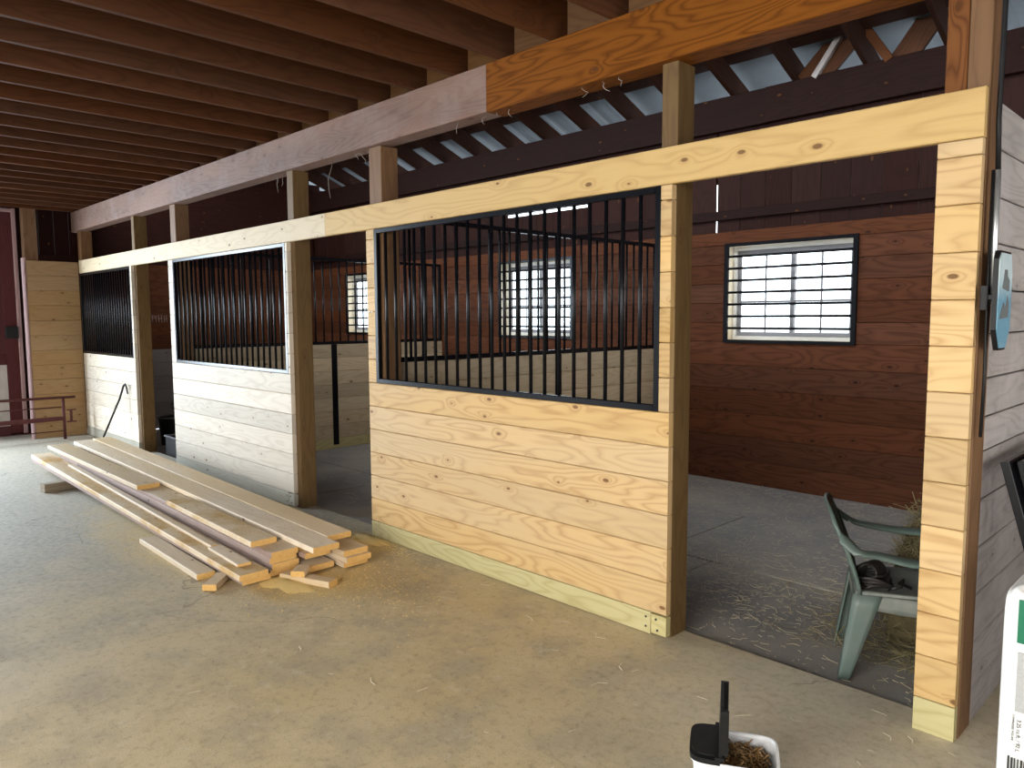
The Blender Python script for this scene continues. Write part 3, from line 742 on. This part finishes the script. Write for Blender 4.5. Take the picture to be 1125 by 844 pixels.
heap(-4.33, -.075, .20, .068, .022, 'low yellow sawdust heap at the foot of the nearest stall front')
heap(-3.98, -.93, .24, .15, .014, 'low sawdust heap under the near end of the lumber pile')
heap(-5.72, -.10, .12, .06, .012, 'thin sawdust heap at the foot of the middle post')

def strands(b, n, gen, l0, l1, rad, tilt=.25, bend=.3):
    for _ in range(n):
        p = V(gen()); L = random.uniform(l0, l1); a = random.random()*6.28; t = random.gauss(0, tilt)
        d = V((math.cos(a)*math.cos(t), math.sin(a)*math.cos(t), math.sin(t))); s_ = V((-d.y, d.x, 0))*random.gauss(0, bend)*L
        q = [p-d*L/2, p+s_, p+d*L/2]; w = V((-d.y, d.x, .35)).normalized()*rad
        r = random.random()
        for i in range(2): b.face([q[i]-w, q[i+1]-w, q[i+1]+w, q[i]+w], rnd=r)
def gstraw():
    r = random.random()
    if r < .62: x, y = random.uniform(-3.6, -.75), .19+abs(random.gauss(0, .75))+random.random()*.6
    elif r < .85: x, y = random.gauss(-2.3, .55), random.gauss(1.15, .5)
    else: x, y = random.uniform(-4.2, -.75), random.uniform(3.1, 3.65)
    y = min(max(y, .2), 3.65); return (min(x, -.66), y, FZ+.008+random.random()*.012)
b = MB(); strands(b, 1500, gstraw, .02, .11, .0019, .04); strands(b, 60, gstraw, .12, .35, .0022, .02); tag(b.build('straw', M['straw']), 'pale straw strewn over the nearest stall floor', 'straw', kind='stuff')
def gchaff(): return (random.uniform(-4, -.7), random.uniform(.2, 3.6), FZ+.005)
b = MB(); strands(b, 2600, gchaff, .012, .045, .0020, .03); tag(b.build('straw', M['straw']), 'fine chaff sprinkled across the nearest stall mats', 'straw', kind='stuff')
def gaisle(): return (random.uniform(-5.5, -.4), -abs(random.gauss(.05, .9)), .004)
b = MB(); strands(b, 110, gaisle, .02, .09, .0022, .02); tag(b.build('straw', M['straw']), 'few stray straws and splinters on the concrete aisle', 'straw', kind='stuff')
def gst2(): return (random.uniform(-7.8, -4.6), random.uniform(.1, 3.), (FZ+.006))
b = MB(); strands(b, 160, lambda: (lambda p: (p[0], max(p[1], .2), p[2]))(gst2()), .04, .18, .0025, .02); tag(b.build('straw', M['straw']), 'straw wisps on the middle stall floor', 'straw', kind='stuff')

# hay heap behind the chair
b = MB()
hc = V((-.87, 1.42, FZ))
def hayf(u, v):
    a = u*6.28318; ph = v*1.5708
    k = 1+.10*math.sin(3*a+1)+.08*math.sin(5*a+ph*4)
    sq = lambda c: math.copysign(abs(c)**.6, c)
    return (min(hc.x+.30*k*sq(math.cos(a))*max(0,math.cos(ph))**.5, -.67), hc.y+.52*k*sq(math.sin(a))*max(0,math.cos(ph))**.5, hc.z+.66*max(0,math.sin(ph))**.8*(1+.06*math.sin(4*a)))
b.grid(hayf, 30, 12, 1, close_u=True)
def ghay():
    p = V(hayf(random.random(), random.random()**.8)); p += (p-hc)*random.uniform(-.04, .06); p.x = min(p.x, -.79); p.z = max(p.z, FZ+.02); return p
strands(b, 3200, ghay, .05, .20, .0020, .7, .35)
def ghay2(): return (max(min(random.gauss(-1.0, .22), -.80), -1.6), random.uniform(.55, 1.4), FZ+.01+abs(random.gauss(0, .03)))
strands(b, 900, ghay2, .05, .2, .002, .25, .35)
tag(b.build('hay', [M['hay'], M['hay_core']]), 'loose olive hay heap behind the green chair', 'hay', kind='stuff')

# ------------------------------------------------------------------ green plastic chair
ch = thing('plastic_armchair', 'faded green plastic armchair standing in the nearest doorway', 'chair', (-.965, .60, FZ), math.radians(24.5))
# local x = forward, y = left; seat top .40
def slab(b, fn_c, nu, nv, th, up=V((0, 0, 1))):
    top = [[V(fn_c(i/(nu-1), j/(nv-1))) for j in range(nv)] for i in range(nu)]
    def nrm(i, j):
        a = top[min(i+1, nu-1)][j]-top[max(i-1, 0)][j]; c = top[i][min(j+1, nv-1)]-top[i][max(j-1, 0)]
        n = a.cross(c); return n.normalized() if n.length > 1e-9 else V((0, 0, 1))
    P0 = [[top[i][j]+nrm(i, j)*th/2 for j in range(nv)] for i in range(nu)]; P1 = [[top[i][j]-nrm(i, j)*th/2 for j in range(nv)] for i in range(nu)]
    for i in range(nu-1):
        for j in range(nv-1):
            b.face([P0[i][j], P0[i+1][j], P0[i+1][j+1], P0[i][j+1]], smooth=True); b.face([P1[i][j+1], P1[i+1][j+1], P1[i+1][j], P1[i][j]], smooth=True)
    for i in range(nu-1):
        for j in (0, nv-1): b.face([P0[i][j], P0[i+1][j], P1[i+1][j], P1[i][j]])
    for j in range(nv-1):
        for i in (0, nu-1): b.face([P0[i][j], P0[i][j+1], P1[i][j+1], P1[i][j]])
b = MB()
slab(b, lambda u, v: (-.20+.44*u, (-.215+.43*v)*(1-.06*(1-u)), .405-.018*math.sin(v*3.14159)*math.sin(u*2.6)+.012*u-.05*max(0, (u-.85)/.15)**2), 16, 14, .012)
for s in (-1, 1):                                            # skirt under the seat edge
    slab(b, lambda u, v: (-.20+.44*u, s*(.213-.012*(1-u)), .40-.055*v-.02*v*math.sin(u*3.14)), 10, 4, .006)
slab(b, lambda u, v: (-.205, -.2+.4*u, .40-.055*v), 8, 3, .006); slab(b, lambda u, v: (.243, -.21+.42*u, .385-.05*v), 8, 3, .006)
o = b.build('seat', M['chair_seat'], ch, fix=True); o['label'] = 'pale dusty seat'
def backpt(u, v, rim=0.):
    # v 0 at seat, 1 at top ; u across
    yy = (-.5+u)*(.40+.10*math.sin(v*2.2)); top = .38*v*(1-.16*(2*u-1)**4*v)
    xx = -.195-.135*v**1.15+.035*(2*u-1)**2*(.4+.6*v)
    return V((xx, yy, .40+top))
b = MB()
# frame of the back plus upright slats with gaps
N = 9
for k in range(N):
    u0 = .10+.80*k/N+.012; u1 = .10+.80*(k+1)/N-.012
    slab(b, lambda u, v: backpt(u0+(u1-u0)*u, .10+.76*v), 3, 12, .008)
for vs in ((-.0, .10), (.44, .50), (.86, 1.0)):
    slab(b, lambda u, v: backpt(u, vs[0]+(vs[1]-vs[0])*v), 20, 4, .010)
for us in ((0, .10), (.90, 1.)):
    slab(b, lambda u, v: backpt(us[0]+(us[1]-us[0])*u, v), 4, 14, .012)
b.tube([backpt(0, v) for v in [i/10 for i in range(11)]]+[backpt(u, 1.) for u in [i/12 for i in range(1, 13)]]+[backpt(1, v) for v in [1-i/10 for i in range(1, 11)]], .010, 8)
b.build('backrest', M['chair'], ch, fix=True)
for s in (-1, 1):
    b = MB(); uu = 0. if s < 0 else 1.
    p = [backpt(uu, .86), backpt(uu, .70)+V((.06, s*.03, -.01)), V((-.12, s*.262, .615)), V((0, s*.275, .60)), V((.12, s*.277, .598)), V((.21, s*.272, .59)), V((.245, s*.262, .555)), V((.25, s*.25, .45)), V((.245, s*.235, .36))]
    # smooth, flat arm band
    pts = []
    for i in range(len(p)-1):
        p0, p1, p2, p3 = p[max(i-1, 0)], p[i], p[i+1], p[min(i+2, len(p)-1)]
        for t in (0, .25, .5, .75):
            pts.append(.5*((2*p1)+(-p0+p2)*t+(2*p0-5*p1+4*p2-p3)*t*t+(-p0+3*p1-3*p2+p3)*t**3))
    pts.append(p[-1]); n = len(pts)
    def arm(u, v):
        i = min(int(round(u*(n-1))), n-1); w = .024+.026*math.sin(min(1, u*1.4)*2.6)
        c = pts[i]; vert = u < .12
        return c+V((0, s*(v-.5)*2*w, -.014*(2*v-1)**2-(.02*(2*v-1) if vert else 0)))
    slab(b, arm, n, 6, .009)
    b.build('armrest', M['chair'], ch, fix=True)
for sx, sy in ((-1, -1), (-1, 1), (1, -1), (1, 1)):
    b = MB()
    def leg(u, v, sx=sx, sy=sy):
        # L-section leg, u around (0..1), v down
        wx = .115*(1-.62*v); wy = .085*(1-.5*v)
        cx = sx*(.205+.055*v); cy = sy*(.205+.028*v)-0
        if u < .5: a = (1-u*2); return V((cx-sx*wx*a, cy, .40-.40*v))
        a = (u*2-1); return V((cx, cy-sy*wy*a, .40-.40*v))
    slab(b, leg, 9, 8, .008); b.build('leg', M['chair'], ch, fix=True)

# coil of black straps on the seat
rt = thing('strap_coil', 'coiled black leather straps lying on the green chair seat', 'straps', (-1.01, .45, FZ+.397), .4); rt.scale = (.90, .90, 1.05)
b = MB()
for k in range(7):
    r = .055+.012*random.random(); tx, tz = random.uniform(-.6, .6), .03+.014*k
    pts = [V((r*1.25*math.cos(a)-.02+.01*math.sin(2*a+k), r*math.sin(a), .022+.008*k+.018*math.sin(a*1+k*1.3)+.006*math.sin(3*a))) for a in [2*math.pi*i/22 for i in range(22)]]
    b.tube(pts, .009, 8, closed=True, flat=.5)
b.build('flat_coil', M['leather'], rt)
b = MB()
for k in range(6):
    pts = [V((-.055+.05*math.cos(a)+.008*k, .012*k-.03+.01*math.sin(a*2), .075+.048*math.sin(a))) for a in [2*math.pi*i/20 for i in range(20)]]
    b.tube(pts, .010, 8, closed=True, flat=.6)
b.build('upright_coil', M['leather'], rt)
b = MB(); b.tube([(.06, -.02, .02), (.11, .0, .03), (.12, .04, .05), (.10, .06, .03), (.16, .05, .012)], .007, 8); b.build('strap_end', M['leather'], rt)

# ------------------------------------------------------------------ right edge: bale, leaning grilles, sign, conduit
bx = thing('shavings_bale', 'white plastic-wrapped bale with green print at the right edge', 'bale', (-.346, -.40, 0))
b = MB()
def sup(u, v):
    a = u*6.28318; ph = (v-.5)*3.14159; e = .13
    sg = lambda c: math.copysign(abs(c)**e, c)
    return (.28+.28*sg(math.cos(a))*abs(math.cos(ph))**e*1., .20+.20*sg(math.sin(a))*abs(math.cos(ph))**e, .386+.386*sg(math.sin(ph))+.006*math.sin(a*5+ph*7))
b.grid(sup, 72, 48, close_u=True); b.build('wrap', M['bale'], bx)
b = MB(); b.box((.05, .10, .768), (.5, .125, .782), 0, .004); b.build('folded_seam', M['bale'], bx)
def decal(name, x0, x1, z0, z1, mat, label=None):
    b = MB(); b.box((x0, -.0085, z0), (x1, -.0045, z1), 0, .0005); o = b.build(name, mat, bx)
    if label: o['label'] = label
    return o
decal('green_panel', .046, .5, .605, .742, M['green'], 'dark green printed panel')
fr = decal('text_block', .050, .30, .385, .575, M['inkgrey'], 'grey block of fine print')
decal('barcode', .038, .043, .185, .235, M['ink'])
for k in range(9): decal('barcode', .047+k*.0085, .047+k*.0085+random.choice((.003, .005)), .18, .232, M['ink'])
def text(body, size, loc, rot, mat, name, parent, ext=.0006):
    cu = bpy.data.curves.new(name, 'FONT'); cu.body = body; cu.size = size; cu.extrude = ext
    o = bpy.data.objects.new(name, cu); C.objects.link(o); dg = bpy.context.evaluated_depsgraph_get(); dg.update()
    me = bpy.data.meshes.new_from_object(o.evaluated_get(dg)); bpy.data.objects.remove(o)
    o = bpy.data.objects.new(name, me); C.objects.link(o); me.materials.append(mat); o.parent = parent; o.location = loc; o.rotation_euler = rot; return o
text('3.25 cu.ft. / 92 L', .0160, (.058, -.0088, .362), (math.pi/2, math.pi/2, 0), M['ink'], 'volume_print', bx)
text('COMPRESSED VOLUME', .0085, (.045, -.0088, .375), (math.pi/2, math.pi/2, 0), M['ink'], 'small_print', bx)

for k, (xb, lab) in enumerate(((-.20, 'rearmost black barred grille panel leaning directly against the grey wall behind the bale'), (-.158, 'middle one of the black barred grille panels leaning by the grey wall'), (-.116, 'front one of the black barred grille panels leaning by the grey wall'))):
    y0 = .19+.05*k; Hh = 1.10
    th = math.atan2(.30, 1.06)
    g = thing('spare_grille', lab, 'grille', (xb, y0, 0), 0, 'spare grille panels leaning by the grey wall')
    # local panel built in (y, z') then tilted about its foot toward the wall
    g.rotation_euler = (0, -th, 0)
    W = 2.42; b = MB(); fw = .032
    b.box((0, 0, 0), (.03, fw, Hh), 2, .003); b.box((0, W-fw, 0), (.03, W, Hh), 2, .003); b.box((0, fw, 0), (.03, W-fw, fw), 1, .003); b.box((0, fw, Hh-fw), (.03, W-fw, Hh), 1, .003)
    b.build('frame', M['black'], g)
    b = MB(); b.tube([(0, 0, 0), (0, 0, Hh-2*fw)], .0105, 10); proto = None
    for j in range(21):
        if proto is None: proto = b.build('bar', M['black'], g); o = proto
        else: o = proto.copy(); C.objects.link(o); o.parent = g
        o.location = (.015, .016+(W-fw)*(j+1)/22, fw)

sg = thing('hanging_sign', 'pale blue elongated eight-sided sign hanging by the conduit on the grey wall', 'sign', (-.511, .100, 1.667))
def octo(x, w, h, cut, cutz): return [(x, -w+cut, -h), (x, w-cut, -h), (x, w, -h+cutz), (x, w, h-cutz), (x, w-cut*.5, h), (x, -w+cut*.5, h), (x, -w, h-cutz*.4), (x, -w, -h+cutz)]
b = MB(); b.prism(octo(0, .098, .178, .052, .075), (.016, 0, 0)); b.build('backing', M['blackmatte'], sg, fix=True)
def signmat():
    w = NT('worn_blue_paint'); tc = w.n('ShaderNodeTexCoord'); sp = w.n('ShaderNodeSeparateXYZ'); w.link(tc.outputs['Object'], sp.inputs[0])
    n = w.noise(tc.outputs['Object'], 28, 5, .7)
    f = w.math('ADD', w.remap(sp.outputs[2], .0, .09), w.math('MULTIPLY', w.math('SUBTRACT', n, .5), 1.1), clamp=True)
    w.link(w.mix(f, (.145, .33, .46, 1), (.55, .68, .72, 1)), w.b.inputs['Base Color']); w.b.inputs['Roughness'].default_value = .5; return w.m
M['sign'] = signmat()
b = MB(); b.prism(octo(.016, .091, .170, .049, .07), (.003, 0, 0)); b.build('face', M['sign'], sg, fix=True)
M['signgrey'] = plain('worn_grey_paint', (.13, .145, .15, 1), .7, nz=.5, nscale=40, col2=(.2, .23, .24, 1))
b = MB(); b.prism([(.019, -.045, .045), (.019, .05, .035), (.019, .05, .075), (.019, .02, .09), (.019, .015, .112), (.019, -.02, .112), (.019, -.03, .08)], (.0015, 0, 0)); o = b.build('upper_emblem', M['signgrey'], sg, fix=True); o['label'] = 'dark grey worn shape'
b = MB(); b.prism([(.019, -.07, -.065), (.019, .05, -.06), (.019, .055, -.01), (.019, .03, .02), (.019, .01, -.02), (.019, -.02, -.005), (.019, -.045, -.03)], (.0015, 0, 0)); o = b.build('lower_emblem', M['signgrey'], sg, fix=True); o['label'] = 'dark grey worn shape'
cd = thing('conduit', 'silver conduit running down the corner by the right post', 'conduit', (-.522, .060, 1.69))
b = MB(); b.tube([(0, 0, -.03), (0, -.01, .2), (0, -.012, .44)], .0105, 10); b.build('pipe', M['steel'], cd)
b = MB(); b.tube([(.0, -.012, .44), (-.004, -.02, .62), (-.002, -.018, .9), (0, -.03, 1.4), (0, -.03, 2.0)], .009, 8); o = b.build('cable', M['blackmatte'], cd); o['label'] = 'black cable above the silver pipe'
b = MB(); b.tube([(-.012, -.022, .44), (-.012, -.02, .0), (-.01, -.012, -.3), (-.012, -.015, -.52)], .006, 8); o = b.build('cable', M['blackmatte'], cd); o['label'] = 'black cable beside the silver pipe'
b = MB(); b.box((-.022, -.075, -.055), (.0, -.03, .03), 2, .004); b.box((-.02, -.06, -.02), (.012, -.04, .0), 0, .003); b.build('bracket', M['blackmatte'], cd)

# ------------------------------------------------------------------ screw tub at the bottom
tb = thing('storage_tub', 'white plastic tub of screws with half its black lid flipped up', 'tub', (-.963, -.925, 0), math.radians(29.6))
TW, TD, TH = .134, .104, .20
def rr(u, w, d, r):
    a = u*6.28318; e = .35; sg_ = lambda c: math.copysign(abs(c)**e, c)
    return sg_(math.cos(a))*w, sg_(math.sin(a))*d
b = MB()
def tubf(u, v):
    prof = [(0, .90, .0), (.25, .90, .0), (.45, .95, TH*.6), (.6, .985, TH-.012), (.66, 1.04, TH-.012), (.72, 1.04, TH), (.78, .975, TH), (.9, .93, TH*.5), (1., .88, .006)]
    for i in range(len(prof)-1):
        if v <= prof[i+1][0]+1e-9:
            t = (v-prof[i][0])/(prof[i+1][0]-prof[i][0]); k = prof[i][1]+(prof[i+1][1]-prof[i][1])*t; z = prof[i][2]+(prof[i+1][2]-prof[i][2])*t; break
    x, y = rr(u, TW*k, TD*k, 0)
    if v < .02: x, y = x*.0, y*.0
    return (x, y, z)
b.grid(tubf, 64, 60, close_u=True)
b.face([(math.cos(a)*.11, math.sin(a)*.08, .004) for a in [i*6.28318/16 for i in range(16)]])
b.build('container', M['tub'], tb)
b = MB()                                                       # fixed half lid, rounded outer corners, raised centre
ol = []
for i in range(33):
    x, y = rr(.25+.5*i/32, TW*1.06, TD*1.06, 0)
    ol.append((min(x, -.045), y, TH-.004))
b.prism(ol[::-1], (0, 0, .016)); b.prism([(x*.86-.012, y*.80, TH+.012) for x, y, z in ol][::-1], (0, 0, .006))
b.build('lid', M['blackmatte'], tb, fix=True)
b = MB(); b.prism([(-.050, -.105, TH+.012), (-.050, .105, TH+.012), (-.046, .105, TH+.17), (-.046, .085, TH+.185), (-.046, -.085, TH+.185), (-.046, -.105, TH+.17)], (.010, 0, 0)); b.prism([(-.062, -.11, TH+.010), (-.062, .11, TH+.010), (-.062, .11, TH+.022), (-.062, -.11, TH+.022)], (.03, 0, 0))
for yy in (-.1, .1): b.box((-.045, yy-.006, TH+.03), (-.020, yy+.006, TH+.175), 2, .002)
o = b.build('lid_flap', M['blackmatte'], tb, fix=True); o['label'] = 'upright hinged half of the black lid'
b = MB()
def scr(n):
    for _ in range(n):
        x, y = random.uniform(-.112, .112), random.uniform(-.08, .08); z = .118+.022*math.sin((x+.1)*14)+random.uniform(-.008, .02)+(.02 if y > .02 else 0)
        a = random.random()*6.28; t = random.gauss(0, .35); d = V((math.cos(a)*math.cos(t), math.sin(a)*math.cos(t), math.sin(t))); L = .042
        p = V((x, y, z)); q = p+d*L
        if abs(q.x) > .118 or abs(q.y) > .090: continue
        b.tube([p, p+d*L*.9, q], [.0026, .0026, .0006], 5); b.tube([p-d*.002, p+d*.001, p+d*.004], [.0048, .0045, .002], 6)
scr(620)
b.box((-.110, -.082, .006), (.110, .082, .112), 0, .01)
o = b.build('screws', M['screw'], tb); o['kind'] = 'stuff'; o.name = 'screw_heap'

# ------------------------------------------------------------------ far end: pipe gate, pry bar, crate, drum
gt = thing('pipe_gate', 'low rusty red pipe gate at the far left in front of the wing wall', 'gate', (-11.22, -.30, 0))
b = MB(); b.tube([(0, .10, .565), (0, -2.4, .585)], .017, 8); b.build('top_rail', M['redsteel'], gt)
b = MB(); b.box((-.02, -2.4, .255), (.02, -.03, .31), 1, .004); b.build('middle_rail', M['redsteel'], gt)
for zz in (.44, .115): b = MB(); b.tube([(0, -.04, zz), (0, -2.4, zz)], .007, 6); b.build('rod', M['redsteel'], gt)
for yy in (-.045, -2.36): b = MB(); b.tube([(0, yy, .0), (0, yy, .565)], .019, 8); b.build('upright', M['redsteel'], gt)
b = MB(); b.box((-.02, -.01, .385), (.02, .10, .40), 1, .002); b.box((-.02, -.01, .225), (.02, .10, .24), 1, .002); b.box((-.02, .03, .24), (.02, .055, .385), 2, .002); b.build('latch', M['redsteel'], gt)

pb = thing('pry_bar', 'thin black pry bar leaning on the farthest stall front', 'bar', (-9.66, -.03, .80))
b = MB(); b.tube([(.06, -.005, -.10), (.035, -.008, -.02), (.0, -.012, .02), (-.03, -.02, .0), (-.07, -.06, -.16), (-.19, -.30, -.79)], [.008, .011, .012, .012, .012, .011], 8); b.build('shaft', M['blackmatte'], pb)

cr = thing('plastic_crate', 'black plastic crate on the floor inside the farthest doorway', 'crate', (-9.14, .22, FZ))
b = MB(); W, Dp, H = .34, .28, .24
for lo, hi in (((0, 0, .0), (W, .012, H)), ((0, Dp-.012, 0), (W, Dp, H)), ((0, .012, 0), (.012, Dp-.012, H)), ((W-.012, .012, 0), (W, Dp-.012, H)), ((.012, .012, 0), (W-.012, Dp-.012, .012))): b.box(lo, hi, 0, .003)
b.build('crate_body', M['blackmatte'], cr)
b = MB(); t = .012
for lo, hi in (((-t, -t, H), (W+t, .0, H+.02)), ((-t, Dp, H), (W+t, Dp+t, H+.02)), ((-t, 0, H), (0, Dp, H+.02)), ((W, 0, H), (W+t, Dp, H+.02))): b.box(lo, hi, 0, .003)
for k in range(9): b.box((.01+k*.037, -t-.004, H+.004), (.03+k*.037, -t, H+.018), 0, .001)
M['crate_lip'] = plain('scuffed_grey_rim', (.16, .16, .17, 1), .5, nz=.6, nscale=40)
o = b.build('rim', M['crate_lip'], cr); o['label'] = 'scuffed grey notched rim'
dr = thing('feed_tub', 'black round feed tub standing behind the crate in the farthest stall', 'tub', (-10.02, .66, FZ))
b = MB(); b.grid(lambda u, v: ((.17+.03*v)*math.cos(u*6.28318), (.17+.03*v)*math.sin(u*6.28318), .36*v), 28, 4, close_u=True); b.grid(lambda u, v: (.175*v*math.cos(u*6.28318), .175*v*math.sin(u*6.28318), .345), 28, 2, close_u=True); b.build('tub_body', M['blackmatte'], dr)
b = MB(); b.tube([(.2*math.cos(a), .2*math.sin(a), .36) for a in [i*6.28318/28 for i in range(28)]], .010, 6, closed=True); b.build('rim', M['crate_lip'], dr)
rp = thing('rubber_pan', 'grey round rubber pan stood on edge on the black feed tub', 'pan', (-10.02, .68, FZ+.372))
M['panmat'] = plain('dusty_grey_rubber', (.14, .135, .135, 1), .8, nz=.6, nscale=20)
b = MB(); b.grid(lambda u, v: ((.05+.10*v)*math.cos(u*6.28318)*.75, -.05+.08*v, .135+(.05+.08*v)*math.sin(u*6.28318)), 28, 4, close_u=True); b.grid(lambda u, v: (.05*v*math.cos(u*6.28318)*.75, -.05, .135+.05*v*math.sin(u*6.28318)), 28, 2, close_u=True); b.build('pan_body', M['panmat'], rp)

# cobwebs hanging from the long beam
def web(pts, label):
    b = MB()
    for (x, y, z, L) in pts:
        q = [V((x, y, z))]
        for k in range(4): q.append(q[-1]+V((random.gauss(0, .012), random.gauss(0, .008), -L/4)))
        b.tube(q, [.0010, .0016, .002, .0016, .001], 5)
    tag(b.build('cobweb', M['web']), label, 'cobweb')
web([(-4.62, .05, 2.822, .06), (-4.55, .05, 2.822, .09), (-4.49, .06, 2.822, .05), (-4.57, .04, 2.822, .04)], 'dusty cobweb tuft under the beam left of the nearest front post')
web([(-5.85, .05, 2.826, .14), (-5.75, .06, 2.826, .10), (-5.80, .05, 2.826, .08)], 'dusty cobweb strands under the beam left of the middle post')
web([(-4.93, .05, 2.826, .30)], 'single long dusty cobweb strand hanging between two posts')
web([(-3.2, .05, 2.821, .05), (-3.1, .04, 2.821, .03), (-3.0, .05, 2.821, .04), (-3.45, .04, 2.826, .07)], 'small cobweb bits under the beam near its joint')
web([(-2.3, .03, 2.821, .06), (-2.2, .04, 2.821, .04), (-2.45, .04, 2.821, .05)], 'cobweb bits under the orange beam left of the nearest post')

# ------------------------------------------------------------------ light
W_ = bpy.data.worlds.new('overcast'); SC.world = W_; W_.use_nodes = True; nt = W_.node_tree
bg = nt.nodes['Background']; tc = nt.nodes.new('ShaderNodeTexCoord'); sp = nt.nodes.new('ShaderNodeSeparateXYZ'); nt.links.new(tc.outputs['Generated'], sp.inputs[0])
mr = nt.nodes.new('ShaderNodeMapRange'); nt.links.new(sp.outputs[0], mr.inputs[0]); mr.inputs[1].default_value = -.9; mr.inputs[2].default_value = .5
mx = nt.nodes.new('ShaderNodeMix'); mx.data_type = 'RGBA'; nt.links.new(mr.outputs[0], mx.inputs[0]); mx.inputs[6].default_value = (.78, .90, 1.0, 1); mx.inputs[7].default_value = (1.0, .97, .92, 1)
nt.links.new(mx.outputs[2], bg.inputs[0]); bg.inputs[1].default_value = 5.0
def area(name, loc, rot, sx, sy, power, col, portal=False, spread=180):
    l = bpy.data.lights.new(name, 'AREA'); l.shape = 'RECTANGLE'; l.size = sx; l.size_y = sy; l.energy = power; l.color = col
    o = bpy.data.objects.new(name, l); C.objects.link(o); o.location = loc; o.rotation_euler = rot
    l.spread = math.radians(spread)
    if portal: l.cycles.is_portal = True
    return o
R90 = math.pi/2
area('daylight_end_door', (-12.3, -3.4, 1.7), (0, -R90+.35, 0), 2.8, 2.9, 790, (.74, .87, 1.0))
area('near_area_fill', (-.5, -6.75, 2.0), (R90-.5, 0, 0), 4.0, 2.6, 215, (1.0, .95, .85), False, 135)  # added fill for the near area; its doorway is assumed, out of view
area('daylight_near_door', (4.75, -1.6, 2.0), (0, R90-.45, 0), 2.6, 5.5, 24, (1.0, .96, .90))
for w0, w1 in WIN: area('window_portal', ((w0+w1)/2, D+.22, (WZ0+WZ1)/2), (-R90, 0, 0), w1-w0, WZ1-WZ0, 1, (1, 1, 1), True)

# ------------------------------------------------------------------ camera
f = 826.4799735; cxyz = (.21057348, -3.09709399, 1.616893)
ya, pt, ro = math.radians(45.49380176), math.radians(-5.08459232), math.radians(-.26094175)
fw = V((-math.sin(ya)*math.cos(pt), math.cos(ya)*math.cos(pt), math.sin(pt))); r = V((math.cos(ya), math.sin(ya), 0)); u = r.cross(fw)
r2 = r*math.cos(ro)+u*math.sin(ro); u2 = -r*math.sin(ro)+u*math.cos(ro)
cam = bpy.data.cameras.new('camera'); co = bpy.data.objects.new('camera', cam); C.objects.link(co); SC.camera = co
cam.sensor_fit = 'HORIZONTAL'; cam.sensor_width = 36.; cam.lens = f/1125*36.; cam.clip_start = .05; cam.clip_end = 300
m = Matrix((r2, u2, -fw)).transposed().to_4x4(); m.translation = V(cxyz); co.matrix_world = m
SC.view_settings.view_transform = 'Standard'; SC.view_settings.look = 'None'; SC.view_settings.gamma = 1.; SC.view_settings.use_curve_mapping = False
SC.view_settings.exposure = 0.
SC.cycles.max_bounces = 8; SC.cycles.diffuse_bounces = 5; SC.cycles.transparent_max_bounces = 12; SC.cycles.sample_clamp_indirect = 6.
